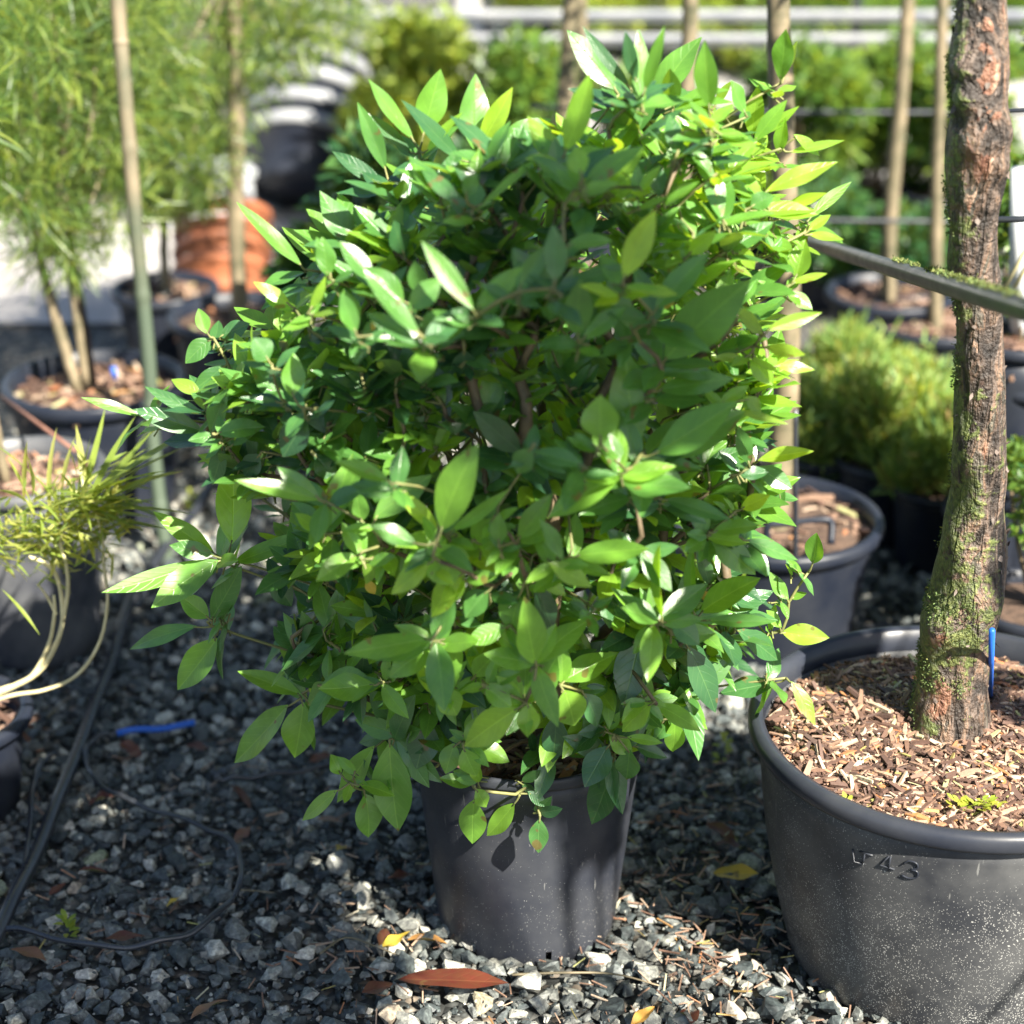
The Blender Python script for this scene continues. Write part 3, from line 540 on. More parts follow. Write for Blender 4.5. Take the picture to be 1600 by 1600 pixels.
# branch skeleton: every shoot joined to the nearest piece of branch nearer the root
nodes = [p for p in fn]
petmb = MB()
used = np.zeros(len(tp), bool)
for i in range(len(tp)):
    if used[i]: continue
    dd = np.linalg.norm(tp - tp[i], axis=1); g = np.where((dd < .035) & ~used)[0]; used[g] = True
    node = tp[g].mean(0) - nrm(td[g].mean(0) + 1e-6) * .006
    nodes.append(node)
    for j in g: petmb.tube(smoothpath([node, (node + tp[j]) / 2 - [0, 0, .002], tp[j] + td[j] * .006], 5), [.0021, .0018, .0016, .0014, .0012], 5)
for p, d in zip(fp, fd): petmb.tube([p - d * .012, p + d * .004], [.0015, .001], 4, cap=False)
nodes = np.array(nodes)
roots = [np.array([PX + dx, PY + dy, .318]) for dx, dy in ((0, 0), (.025, .01), (-.03, .005), (.01, -.03), (-.01, .03))]
pts = list(roots); par = [-1] * len(roots); plen = [0.0] * len(roots); cnt = [0] * len(roots)
order = np.argsort(np.linalg.norm(nodes - np.array([PX, PY, .32]), axis=1))
for i in order:
    q = nodes[i]; A = np.array(pts); d = np.linalg.norm(A - q, axis=1); up = np.maximum(0, A[:, 2] - q[2])
    c = d + .55 * np.array(plen) + .8 * up; j = int(np.argmin(c)); prev = j; a = pts[j]
    m = max(1, int(d[j] / .035)); side = np.cross(q - a, rng.normal(size=3)) * .05
    for s in range(1, m + 1):
        t = s / m; pt = a + (q - a) * t; pt = pt + side * math.sin(math.pi * t) + (np.array([PX, PY, pts[j][2] * .5 + q[2] * .5 - .06]) - pt) * .28 * min(1, d[j] / .15) * math.sin(math.pi * t)
        pts.append(pt); par.append(prev); plen.append(plen[prev] + np.linalg.norm(pt - pts[prev])); cnt.append(0); prev = len(pts) - 1
    k = prev
    while k != -1: cnt[k] += 1; k = par[k]
br = MB(); sh = MB(); n_ = len(pts)
kids = [[] for _ in range(n_)]
for i, p in enumerate(par):
    if p >= 0: kids[p].append(i)
def rad(i): return .0009 + .00088 * cnt[i] ** .54
def run(start, prev):
    chain = [prev, start]; k = start
    while kids[k]:
        ks = sorted(kids[k], key=lambda q: -cnt[q])
        for o in ks[1:]: stack.append((o, k))
        k = ks[0]; chain.append(k)
    P = np.array([pts[q] for q in chain]); r = np.array([rad(q) for q in chain]); r[0] = min(r[0], r[1] * 1.25)
    n = max(4, len(chain) * 2); PP = smoothpath(P, n); rr = np.interp(np.linspace(0, 1, n), np.linspace(0, 1, len(r)), r)
    thick = rr > .0026
    c = int(thick.sum()); 
    if c >= 2: br.tube(PP[:c + 1], rr[:c + 1], 7, wob=.06, seed=start)
    if n - c >= 2: sh.tube(PP[max(0, c - 1):], rr[max(0, c - 1):], 5)
stack = []
for r0 in range(len(roots)):
    for k in kids[r0]: stack.append((k, r0))
while stack:
    a, b = stack.pop(); run(a, b)
for r0 in roots: br.tube(smoothpath([r0 - [0, 0, .03], r0 + [0, 0, .0]], 4), [.013, .012, .011, .008], 8)
br.build('branches', M_TWIG, shrub); tag(sh.build('twigs', M_SHOOT, shrub), kind='stuff'); tag(petmb.build('leaf_stalks', M_SHOOT, shrub), kind='stuff')

# ------------------------------------------------------------------ big pot with old trunk on the right
BX, BY, BH = .645, 2.40, .393
big = empty('potted_tree', (BX, BY, 0), 'old tree with a thick mossy peeling trunk in the widest dusty black pot', 'potted tree', )
pot = make_pot(big, (BX, BY, 0), .288, .222, BH, M_POTBIG, rim_w=.015, rim_h=.026, k=128, bulge=.012, rim_mat=M_RIM)
fill_soil(big, (BX, BY), .282, .352, 20000, .0048, .02)
# embossed LT 43 on the wall of the pot
def potpoint(px, py, off=.0015):
    """point on the pot wall seen at that pixel"""
    r = ray(px, py); best = None
    for t in np.linspace(2.0, 3.2, 2400):
        p = CP + r * t; z = p[2]
        R_ = .222 + (.288 - .222) * z / BH + .012 * math.sin(math.pi * z / BH)
        if math.hypot(p[0]-BX, p[1]-BY) <= R_ + off: return p
    return None
strokes = [[(1382 + (x - 1382) * 1.22, 1345 + (y - 1345) * 1.22 + 4) for x, y in s_] for s_ in [[(1341, 1327), (1343, 1343), (1356, 1346)], [(1350, 1330), (1367, 1335)], [(1357, 1333), (1354, 1346)],
           [(1388, 1336), (1376, 1347), (1395, 1353)], [(1390, 1336), (1387, 1354)],
           [(1406, 1346), (1413, 1342), (1423, 1345), (1424, 1351), (1415, 1353)], [(1415, 1353), (1424, 1356), (1423, 1363), (1413, 1364), (1404, 1360)]]]
mb = MB()
for s in strokes:
    P = [potpoint(*q) for q in s]; mb.tube(smoothpath(P, 14) if len(P) > 3 else np.array(P), .0013, 6)
mb.build('raised_lettering', M_RIM, pot)
# pale dusty smudges on the wall
tr_pts = [(1533, -420, 74), (1533, 0, 74), (1530, 60, 80), (1528, 110, 84), (1529, 160, 80), (1529, 205, 86), (1525, 240, 80), (1523, 320, 76), (1523, 440, 75), (1528, 520, 78), (1530, 600, 82), (1531, 700, 84), (1529, 770, 86), (1520, 837, 90), (1510, 912, 104), (1498, 969, 112), (1491, 1025, 106), (1487, 1075, 104), (1484, 1125, 116)]
P = []; rr = []
for x, y, w_ in tr_pts:
    p = at(x, y, 2.43 if y > 700 else 2.42); P.append(p); rr.append(w_ * np.dot(p - CP, FW) / FPX / 2)
P = np.array(P)[::-1]; rr = np.array(rr)[::-1]
P[0, 2] -= .03; rr[0] *= 1.22; rr[1] *= 1.06
n = 260; PP = smoothpath(P, n); RR = np.interp(np.linspace(0, 1, n), np.linspace(0, 1, len(rr)), rr); k = 72
th = np.linspace(0, 2*np.pi, k, endpoint=False)
V = PP[:, None] + RR[:, None, None] * np.stack([np.cos(th), np.sin(th), 0*th], 1)[None]
Vf = V.reshape(-1, 3); out = np.tile(np.stack([np.cos(th), np.sin(th), 0*th], 1), (n, 1))
disp = .0028 * vnoise(Vf * [1, 1, .5], 60, 1) + .0018 * vnoise(Vf * [1, 1, .6], 160, 2) + .003 * vnoise(Vf * [1, 1, .4], 25, 6)
knots = [(1508, 105, .012, .018), (1512, 155, .016, .016), (1566, 205, .012, .03), (1520, 228, .010, .018), (1552, 258, .008, .02), (1548, 262, .006, .015), (1500, 430, .006, .02), (1515, 560, .005, .02), (1460, 985, .014, .03), (1540, 950, .010, .03)]
cpt = np.dot(Vf - CP, FW); 
for kx, ky, ka, ks in knots:
    kp = at(kx, ky, 2.42 - .03); d = np.linalg.norm(Vf - kp, axis=1); disp += ka * np.exp(-(d / ks) ** 2)
kp = at(1512, 155, 2.38); d = np.linalg.norm(Vf - kp, axis=1); disp -= .03 * np.exp(-(d / .007) ** 2)
Vf = Vf + out * disp[:, None]
sidev = -(out @ nrm(np.array([SUNV[0], SUNV[1] * .35, 0])))            # moss attribute: high on the left, and low down
mossf = .30 + .34 * np.clip(sidev, -1, 1) + .42 * np.clip((1.0 - Vf[:, 2]) / .5, 0, 1) * (Vf[:, 2] > .44)
i = np.arange(n-1)[:, None] * k; j = np.arange(k)[None]
F = np.stack([i + j, i + (j+1) % k, i + k + (j+1) % k, i + k + j], -1).reshape(-1, 4)
peelf = np.zeros(len(Vf))
for kx, ky, ks, ka in ((1545, 25, .025, .9), (1540, 75, .014, .9), (1545, 125, .026, .9), (1540, 180, .02, .8), (1530, 250, .02, .8), (1520, 375, .012, .6), (1522, 540, .016, .9), (1515, 600, .014, .7), (1545, 700, .012, .6), (1460, 1015, .020, 1.0), (1478, 1045, .018, 1.0), (1462, 1095, .022, 1.1), (1490, 970, .010, .5)):
    d = np.linalg.norm((Vf - at(kx, ky, 2.38)) * [1, 1, .7], axis=1); peelf = np.maximum(peelf, ka * np.exp(-(d / ks) ** 2))
mossf = mossf - .5 * peelf
trunk = mk('trunk', Vf, F, M_BARK, big, attrs={'rnd': mossf, 'peel': peelf})
# moss tufts
cand = np.where((mossf > .50) & (rng.random(len(mossf)) < .9))[0]; cand = rng.choice(cand, 14000)
mp_ = Vf[cand] + rng.normal(0, .002, (14000, 3)); mo = out[cand]
clump = vnoise(mp_, 45, 9) > .15; mp_ = mp_[clump]; mo = mo[clump]; m_ = len(mp_)
leaves('moss', mp_, mo * .6 + randunit(m_) * .8 + [0, 0, .2], randunit(m_), rng.uniform(.002, .0055, m_), rng.uniform(.0015, .003, m_), rng.beta(1.5, 2, m_), M_MOSS, trunk, nu=2, nv=1, fold=.2, bend=.4)
# loose flakes
fl_i = rng.choice(len(Vf), 300); fpz = Vf[fl_i]; fo = out[fl_i]
keep = fpz[:, 2] < 1.6; fpz = fpz[keep]; fo = fo[keep]; m_ = len(fpz)
leaves('bark_flakes', fpz - fo * .001, np.stack([rng.normal(0, .5, m_), rng.normal(0, .5, m_), rng.choice([-1, 1], m_)], 1), fo + randunit(m_) * .35, rng.uniform(.005, .014, m_), rng.uniform(.004, .010, m_), rng.random(m_), M_FLAKE, trunk, nu=3, nv=1, fold=-.2, bend=-.25)['kind'] = 'stuff'

# leafy crowns: clumps of leaves on limbs
def limb_to(mb, a, b, r0, r1, n=12):
    m = (np.array(a) + b) / 2 + rng.normal(0, .05, 3) * np.linalg.norm(np.array(b) - a); mb.tube(smoothpath([a, m, b], n), np.linspace(r0, r1, n), 7)
def clump_leaves(cs, per, L, spread=.95):
    P, D = [], []
    for c, r in cs:
        u = randunit(per) * (rng.random(per) ** .45)[:, None] * r * spread * [1, 1, .8]; P.append(np.array(c) + u); D.append(nrm(u + randunit(per) * r * .7 + [0, 0, .1 * r]))
    P = np.vstack(P); D = np.vstack(D); n = len(P)
    return P, D, np.array([0, 0, 1.0]) + rng.normal(0, .45, (n, 3)), rng.uniform(.7, 1.25, n) * L
def crown(root, cs, per, L, wr, mat, base, mat_limb, r0=.02, nu=3, nv=1, tone=(1.6, 2.0), gaps=False):
    P, D, N, LL = clump_leaves(cs, per, L)
    if gaps:
        kp_ = lit_keep(P + D * LL[:, None] * .5); e_ = P - CP; dz = np.maximum(e_ @ FW, .05); inside = (e_ @ FW > 0) & (np.abs(e_[:, 0] / dz) < .27 + .14 / dz) & (np.abs(e_ @ UP / dz) < .27 + .14 / dz); kp_ &= ~inside
        P, D, N, LL = P[kp_], D[kp_], N[kp_], LL[kp_]; cs = cs[::3]
    leaves('crown', P, D, N, LL, LL * wr, rng.beta(*tone, len(P)), mat, root, nu=nu, nv=nv)
    mb = MB()
    for c, r in cs: limb_to(mb, base, np.array(c), r0, r0 * .25)
    mb.build('limbs', mat_limb, root)
topP = PP[-1]
# shade wanted at (px, py, Y) -> clump sits on the sun ray at distance k (tree crowns above and beside the frame)
def sunpt(px, py, Y=None, k=1.5, ground=False):
    p = gr(px, py) if Y is None else at(px, py, Y); return p + SUNV * k
bigc = [(topP + np.array(v), r) for v, r in (((.05, .1, .25), .22), ((.3, .25, .2), .22), ((-.1, .3, .35), .2), ((.35, -.05, .35), .2), ((.15, .15, .6), .25))]
crown(big, bigc, 260, .05, .5, M_BG_GREEN, topP - [0, 0, .02], M_TRUNKBG, .035, gaps=True)

# added tree out of view, its crown shaped to shade the shrub and gravel
SHADE = []     # (point, radius)
def addshade(px, py, Y, k, r): SHADE.append((sunpt(px, py, Y, k), r))
exec("""
for a in [(560,620,2.3,2.3,.16),(430,640,2.3,2.2,.15),(620,500,2.3,2.4,.11),(780,660,2.2,2.3,.12),(700,820,2.2,2.2,.17),(520,820,2.3,2.3,.16),(330,760,2.4,2.3,.14),(900,800,2.2,2.3,.15),(760,980,2.2,2.2,.16),(560,990,2.2,2.3,.15),(940,980,2.2,2.2,.13),(360,960,2.3,2.4,.14),(1050,860,2.15,2.2,.12),(880,1120,2.2,2.2,.12),(820,1250,2.3,2.25,.10),(740,1290,2.3,2.3,.07),(890,1300,2.3,2.3,.07),(760,1410,2.3,2.35,.05),(900,1370,2.3,2.3,.05)]: addshade(*a)
for a in [(60,1500,None,2.6,.2),(200,1400,None,2.6,.2),(350,1500,None,2.6,.2),(480,1590,None,2.6,.15),(300,1250,None,2.7,.18),(430,1330,None,2.7,.14),(130,1250,None,2.8,.18),(300,1080,None,2.8,.16),(60,1590,None,2.4,.2),(250,1600,None,2.5,.2),(470,1480,None,2.6,.10),(380,1180,None,2.75,.16),(360,1420,None,2.6,.16),(220,1330,None,2.7,.18),(120,1400,None,2.7,.18),(430,1250,None,2.75,.12),(250,1180,None,2.8,.16),(160,1520,None,2.5,.2),(40,1300,None,2.75,.2),(420,1060,None,2.8,.14),(1130,1240,None,2.3,.12),(1180,1320,None,2.2,.12)]: addshade(*a)
""")

bt = empty('potted_tree', (1.75, .35, 0), 'added leafy tree out of view, its crown shaped to shade the shrub and gravel', 'potted tree')
mb = MB(); mb.tube(smoothpath([(1.75, .35, .3), (1.72, .40, .9), (1.62, .5, 1.5)], 16), np.linspace(.05, .035, 16), 10); mb.build('trunk', M_TRUNKBG, bt)
make_pot(bt, (1.75, .35, 0), .26, .21, .36, M_POTBG, rim_w=.02, rim_h=.03); fill_soil(bt, (1.75, .35), .25, .32, 0)
crown(bt, SHADE, 230, .08, .48, M_BG_GREEN, np.array([1.62, .5, 1.48]), M_TRUNKBG, .010, gaps=True)

q_ = [at(x, y, 2.2) for x, y in ((1510, 1118), (1530, 1125), (1518, 1135), (1560, 1090), (1575, 1085), (1545, 1120), (1560, 1130), (1325, 1240))]
P = []; D = []
for p in q_:
    p = np.array([p[0], p[1], .372]); r_ = nrm(CP - p); 
    for k in range(7): a = rng.uniform(0, 6.28); P.append(p + [.006 * math.cos(a), .006 * math.sin(a), rng.uniform(0, .014)]); D.append([math.cos(a), math.sin(a), .5])
leaves('seedlings', np.array(P), np.array(D), np.tile([0, 0, 1.0], (len(P), 1)), .012, .007, rng.uniform(.5, 1, len(P)), M_BG_YEL, big, nu=3, nv=1)['kind'] = 'stuff'

st = at(1549, 1085, 2.30); mb = MB(); mb.tube([gr(1547, 1098, .355), at(1550, 985, 2.33)], [.0035, .0045], 8); mb.build('blue_stake', M_BLUE)
o = bpy.data.objects['blue_stake']; tag(o, 'upright bright blue plastic stake beside the foot of the mossy trunk', 'stake')

# ------------------------------------------------------------------ mossy black pipe crossing in front of the trunk
def atd(px, py, dep): return CP + ray(px, py) * dep
A = atd(1225, 366, 4.05); B = atd(1531, 462, 2.27); Dv = nrm(B - A); E = B + Dv * 1.2
pipe = empty('irrigation_pipe', (A + E) / 2 * [1, 1, 0], 'thick black pipe with moss along its top crossing in front of the mossy trunk', 'pipe')
mb = MB(); mb.tube(np.array([A + (E - A) * t for t in np.linspace(0, 1, 30)]), .0128, 20); mb.build('pipe_tube', M_RIM, pipe)
for q_ in (A, E): mb = MB(); mb.tube([q_ * [1, 1, 0], q_], .012, 10); mb.build('support_post', M_HOSE, pipe)
ts = np.concatenate([rng.uniform(.05, .2, 500), rng.uniform(.42, .98, 3800)]); m_ = len(ts); Pm = A + (E - A) * ts[:, None]
Pm = Pm + np.column_stack([rng.normal(0, .004, m_), rng.normal(0, .004, m_), .0115 + rng.uniform(0, .004, m_)])
kk = vnoise(Pm, 40, 4) > -.5; Pm = Pm[kk]; m_ = len(Pm)
leaves('moss', Pm, randunit(m_) + [0, 0, .8], randunit(m_), rng.uniform(.0025, .006, m_), rng.uniform(.0015, .003, m_), rng.beta(2.4, 1.4, m_), M_MOSS, pipe, nu=2, nv=1, bend=.4)

# ------------------------------------------------------------------ hoses on the gravel
def hose(px, r, name, label, z=.018, mat=M_HOSE, cat='hose', n=60):
    r = r * 1.15; P = [gr(x, y, z + .022) for x, y in px]; P = smoothpath(P, n); P[:, 2] += .003 * np.sin(np.arange(n) * .7)
    mb = MB(); mb.tube(P, r, 10); o = mb.build(name, mat, loc=P[0] * [1, 1, 0]); return tag(o, label, cat)
hose([(-60, 1560), (5, 1440), (70, 1300), (130, 1150), (175, 1030), (200, 950), (240, 880), (310, 790), (360, 720), (430, 650)], .0098, 'hose', 'thickest black hose running diagonally over the gravel on the left', z=.026, n=80)
hose([(-40, 1462), (0, 1450), (60, 1458), (150, 1478), (230, 1475), (300, 1455), (355, 1412), (377, 1370), (365, 1320), (320, 1292), (250, 1268), (190, 1245), (150, 1218), (134, 1185), (140, 1160), (165, 1148), (185, 1145)], .0042, 'drip_tube', 'thin black drip tube looping over the gravel and ending at a blue tip', z=.027, n=110)
hose([(183, 1146), (240, 1138), (305, 1131)], .0052, 'drip_spike', 'bright blue drip spike lying on the gravel at the end of the looped tube', z=.03, mat=M_BLUE, cat='drip spike', n=12)
hose([(-10, 1440), (15, 1400), (38, 1350), (47, 1290), (52, 1230), (68, 1190), (86, 1178)], .0042, 'drip_tube', 'short thin black tube beside the thick hose by the ribbed black pot', z=.027, n=50)
hose([(520, 1196), (440, 1208), (370, 1215), (335, 1218)], .0042, 'drip_tube', 'thin black tube with a round dripper coming from under the shrub', z=.022, n=30)
hose([(165, 842), (200, 850), (222, 870), (230, 910), (215, 950)], .004, 'drip_tube', 'thin black tube arching behind the narrow-leaved plant', z=.05, n=30)
hose([(1240, 905), (1262, 935), (1290, 965), (1340, 982), (1400, 978), (1450, 972)], .005, 'drip_tube', 'thin black tube on the sunlit gravel behind the widest pot', z=.03, n=30)
mb = MB(); mb.tube(np.array([at(1243, y, 3.14) for y in np.linspace(640, 900, 14)]), .0045, 8); tag(mb.build('drip_tube', M_HOSE), 'thin black tube hanging upright beside the pot with the grey hook', 'hose')
p = gr(342, 1212, .02); V, F = lathe(p, [(.001, .014), (.012, .014), (.015, .008), (.016, 0), (.001, -.003)], 20); tag(mk('dripper', V, F, M_HOSE, loc=p), 'round black dripper at the end of the tube under the shrub', 'dripper')

# ------------------------------------------------------------------ fallen leaves, twigs and litter
def fallen(px, py, L, ang, tone, label, z=.030, wr=.42, tilt=.12, bend=.2, fold=.5):
    p = gr(px, py, z); d = np.array([math.cos(ang), math.sin(ang), rng.normal(0, tilt)])
    P0 = p - d * L / 2
    o = leaves('fallen_leaf', [P0], [d], [np.array([rng.normal(0, .18), rng.normal(0, .18), 1.0])], L, L * wr, np.array([tone]), M_DRY, nu=10, nv=3, fold=fold, bend=bend, wave=.12 if fold > .3 else .05, loc=P0)
    me = o.data; tag(o, label, 'leaf', 'fallen leaves on the gravel'); return o
FALL = [(708, 1531, .160, -.02, .28, 'largest fallen leaf, dark red and glossy, in front of the black pot', .42),
 (668, 1467, .060, .1, .70, 'bright orange fallen leaf touching the foot of the black pot', .5),
 (618, 1470, .055, .6, .98, 'yellow fallen leaf left of the orange one by the black pot', .42),
 (535, 1322, .035, 1.2, .95, 'small yellow leaf at the upper end of the sunlit gravel strip', .5),
 (628, 1368, .05, .3, .18, 'dark brown leaf beside the left edge of the black pot', .4),
 (600, 1465, .05, 1.4, .10, 'dark maroon leaf beside the yellow fallen leaf', .45),
 (195, 1462, .060, .3, .30, 'brown leaf inside the near curve of the looped drip tube', .45),
 (45, 1492, .060, -.3, .42, 'pale brown fallen leaf near the crossing of hose and tube', .6),
 (205, 1170, .050, -.5, .32, 'reddish brown leaf just below the blue drip spike', .6),
 (310, 1165, .045, .2, .2, 'dark red leaf right of the blue drip spike tip', .5),
 (378, 1305, .050, 1.1, .38, 'brown leaf touching the far right of the tube loop', .4),
 (378, 1240, .075, -.9, .12, 'long purple brown leaf beside the round dripper', .25),
 (325, 1570, .075, 1.0, .50, 'narrow tan leaf standing on edge near the bottom of the gravel', .25),
 (270, 1408, .030, 1.0, .97, 'tiny yellow curl of leaf inside the tube loop', .3),
 (515, 1278, .045, .2, .48, 'tan brown leaf under the lowest leaves of the shrub', .45),
 (1150, 1365, .075, -.3, .92, 'yellow brown leaf in the shade left of the widest pot', .45),
 (1128, 1300, .065, -.7, .22, 'dark red curled leaf above the yellow one left of the widest pot', .5),
 (1005, 1590, .055, .8, .80, 'orange tan leaf at the bottom edge of the gravel', .35),
 (145, 1360, .045, .1, .3, 'dull red leaf left inside the tube loop', .35),
 (90, 1390, .035, .9, .3, 'small reddish leaf beside the thick hose', .5),
 (500, 1185, .040, .4, .35, 'small brown leaf in the shade behind the round dripper', .5),
 (1075, 1590, .04, 1.7, .2, 'small dark red leaf right of the orange tan one', .7),
 (590, 1545, .05, .5, .34, 'crumpled grey brown leaf left of the largest red leaf', .6),
 (1140, 1318, .05, .2, .12, 'dark brown leaf lying close to the shaded side of the widest pot', .5),
 (160, 1245, .05, .7, .3, 'brown leaf by the upper left of the tube loop', .5)]
for px, py, L, ang, tone, lab, wr in FALL: fallen(px, py, L, ang, tone, lab, wr=wr, **(dict(fold=.12, bend=.05, tilt=.02, z=.043) if L > .1 else {}))
def twig(px, r, label, z=.03):
    P = smoothpath([gr(x, y, z) for x, y in px], 16); mb = MB(); mb.tube(P, np.linspace(r, r * .5, 16), 6); tag(mb.build('twig', M_TRUNKBG, loc=P[0]), label, 'twig', 'twigs on the gravel')
for wx, wy, hh, lab in ((106, 1462, .035, 'tiny bright weed growing beside the lower curve of the drip tube'), (300, 800, .05, 'small weed in the gravel behind the left leaves of the shrub'), (1128, 1190, .05, 'mossy weed in the shade between the two near pots')):
    p = gr(wx, wy, .02); P = []; D = []
    for k in range(16): a = rng.uniform(0, 6.28); P.append(p + [.004 * math.cos(a), .004 * math.sin(a), hh * k / 16]); D.append([math.cos(a), math.sin(a), .5])
    tag(leaves('weed', np.array(P), np.array(D), np.tile([0, 0, 1.0], (16, 1)), .016, .009, rng.uniform(.3, .9, 16), M_BG_YEL, None, nu=4, nv=1, loc=p), lab, 'weed')
twig([(800, 1523), (880, 1520), (960, 1522), (1030, 1540)], .0022, 'long pale twig lying in front of the black pot')
twig([(370, 1390), (400, 1392), (428, 1395)], .0016, 'short pale twig crossing the right of the tube loop')
twig([(500, 1490), (540, 1465), (590, 1480), (640, 1500)], .002, 'thin reddish twig left of the black pot base')
twig([(75, 1120), (95, 1100), (112, 1088)], .003, 'pale stub of twig behind the ribbed black pot')
# needles and bits of bark in the gravel
mb = MB(); P = []
for cx, cy, s, n in ((1120, 1450, 130, 260), (900, 1540, 200, 120), (300, 1350, 260, 160), (1130, 1250, 80, 90), (580, 1480, 80, 40)):
    for _ in range(n): P.append(gr(rng.normal(cx, s), min(1620, rng.normal(cy, s * .6)), .026))
P = np.array(P); n = len(P); P[:, 2] = rng.uniform(.018, .032, n)
pv = np.array([[x, y * .06, z_ * .06] for x in (-1, 1) for y in (-1, 1) for z_ in (-1, 1)], float); pf = np.array([[0,1,3,2],[4,6,7,5],[0,4,5,1],[2,3,7,6],[0,2,6,4],[1,5,7,3]])
s = rng.uniform(.006, .016, n); scatter(mb, [(pv, pf)], P, np.stack([s, s * 1.2, s], 1), .25, rng.uniform(.5, 1, n))
tag(mb.build('litter', M_CHIP, smooth=False), 'orange brown needles and bark bits lying on the gravel', 'litter', kind='stuff')

# ------------------------------------------------------------------ left: black pots and narrow-leaved plant
def pot_thing(name, c, rt, rb, h, label, cat='pot', group=None, soil=300, rim_w=.014, rim_h=.022, mat=None, z_soil=.04):
    t = empty(name, (c[0], c[1], 0), label, cat, group)
    make_pot(t, (c[0], c[1], 0), rt, rb, h, mat or M_POTBG, rim_w=rim_w, rim_h=rim_h, k=72)
    fill_soil(t, c, rt - .008, h - z_soil, soil, .010, .01); return t
def strap_leaves(P, D, L, W, bend, tone, mat, parent, name='foliage'):
    n = len(P); up = np.tile([0, 0, 1.0], (n, 1)) + rng.normal(0, .3, (n, 3))
    return leaves(name, P, D, up, L, W, tone, mat, parent, nu=6, nv=1, fold=.3, bend=bend, wave=.1)
# pot B, sunlight painted into its plastic
cB = at(32, 728, 3.37); potB = pot_thing('potted_sapling', cB[:2], .148, .118, .385, 'smooth black pot with sunlight painted into its colour behind the narrow-leaved plant', 'potted sapling', soil=350, mat=M_LITPOT)
mb = MB(); 
mb.tube(smoothpath([(cB[0] - .03, cB[1], .34), (cB[0] - .05, cB[1], .6), (cB[0] - .10, cB[1], .95)], 12), np.linspace(.010, .005, 12), 8); mb.build('trunk', M_TRUNKBG, potB)
crown(potB, [((cB[0] - .17, cB[1] - .05, 1.1), .2), ((cB[0] - .26, cB[1] - .15, .85), .14)], 420, .09, .07, M_NEEDLE, np.array([cB[0] - .10, cB[1], .9]), M_TRUNKBG, .005, nu=3)
# pot C with the drooping narrow-leaved plant
cC = gr(-62, 1262); cC = (cC[0], cC[1])
potC = pot_thing('narrow_leaved_plant', cC, .125, .10, .19, 'narrow-leaved plant with curved pale stems bending out of a ribbed black pot', 'potted plant', soil=200)
mb = MB(); 
YC = cC[1]
stems = [[(-60, 1110), (0, 1082), (60, 1050), (90, 1000), (98, 960), (90, 905), (70, 880), (45, 870)],
         [(-60, 1112), (-5, 1080), (45, 1060), (75, 1010), (85, 960), (84, 930)],
         [(-40, 1105), (20, 1086), (70, 1078), (120, 1055), (155, 1005), (168, 940), (162, 880), (160, 840), (150, 800)],
         [(98, 970), (106, 920), (103, 880), (95, 850), (100, 820)],
         [(88, 960), (72, 930), (58, 912)]]
rs = [.0048, .0042, .0032, .0034, .0025]
for s, r in zip(stems, rs):
    P = smoothpath([at(x, y, YC - .02) for x, y in s], 36); mb.tube(P, np.linspace(r * 1.15, r * .6, 36), 8, wob=.05)
mb.build('stems', M_STEMPALE, potC)
P, D, LL, BB = [], [], [], []
for hx, hy, nn, sx in ((110, 800, 190, 34), (60, 850, 140, 40), (15, 840, 90, 30), (155, 800, 80, 22), (120, 840, 80, 30)):
    for _ in range(nn):
        p = at(rng.normal(hx, sx), rng.normal(hy, 26), YC + rng.uniform(-.05, .06)); a = rng.normal(.55, .8)
        P.append(p); D.append([math.cos(a), rng.uniform(-.6, .5), math.sin(a) * .9]); LL.append(rng.uniform(.02, .06)); BB.append(0)
for tip in ((275, 692), (240, 715), (288, 738), (285, 722), (262, 775), (245, 798), (255, 857), (238, 812), (230, 770), (130, 668), (70, 705), (15, 720), (0, 760), (90, 690), (45, 690), (210, 835), (115, 715), (0, 700), (270, 705), (265, 745), (280, 760), (240, 830), (292, 700), (255, 680), (290, 752), (280, 790), (268, 828), (235, 700), (205, 668), (185, 655), (225, 750), (150, 690), (60, 680), (250, 690), (215, 790)):
    b0 = (rng.uniform(105, 135) if tip[0] > 110 else rng.uniform(30, 100), rng.uniform(770, 820)); p = at(*b0, YC); q = at(*tip, YC + rng.uniform(-.08, .08)); e = q - p
    P.append(p); D.append(e + np.array([0, 0, .25 * np.linalg.norm(e)])); LL.append(np.linalg.norm(e) * 1.06); BB.append(1)
b1 = at(2, 920, YC - .05); q = at(75, 990, YC - .07); P.append(b1); D.append(q - b1); LL.append(.095); BB.append(0)
n = len(P); strap_leaves(np.array(P), np.array(D), np.array(LL), np.where(np.array(BB) > 0, .0115, rng.uniform(.005, .008, n)), .26, rng.uniform(.62, 1, n), M_NEEDLE, potC)
hexed = None
# pot A far left with leaning stems and a black stake
cA = at(147, 592, 4.02); potA = pot_thing('potted_tree', cA[:2], .19, .155, .326, 'wide grey-rimmed black pot of the leaning yellow-stemmed tree far left', 'potted tree', soil=420, rim_h=.03)
mb = MB()
for s, r in (([(122, 612), (88, 500), (62, 400), (40, 300), (30, 180)], .013), ([(134, 600), (118, 480), (100, 380), (92, 300), (110, 150)], .010)):
    P = smoothpath([at(x, y, 4.0) for x, y in s], 24); mb.tube(P, np.linspace(r, r * .6, 24), 9, wob=.05)
mb.build('trunk', M_TRUNKBG, potA)
cs = [(at(x, y, Y_), r) for x, y, Y_, r in ((40, 60, 3.9, .17), (150, 40, 4.1, .15), (90, 180, 4.0, .18), (180, 190, 4.2, .13), (30, 300, 3.9, .15), (160, 310, 4.1, .14), (90, 380, 3.95, .10), (-40, 180, 3.9, .2), (220, 110, 4.3, .14), (60, -90, 4, .25), (200, -120, 4.2, .25))]
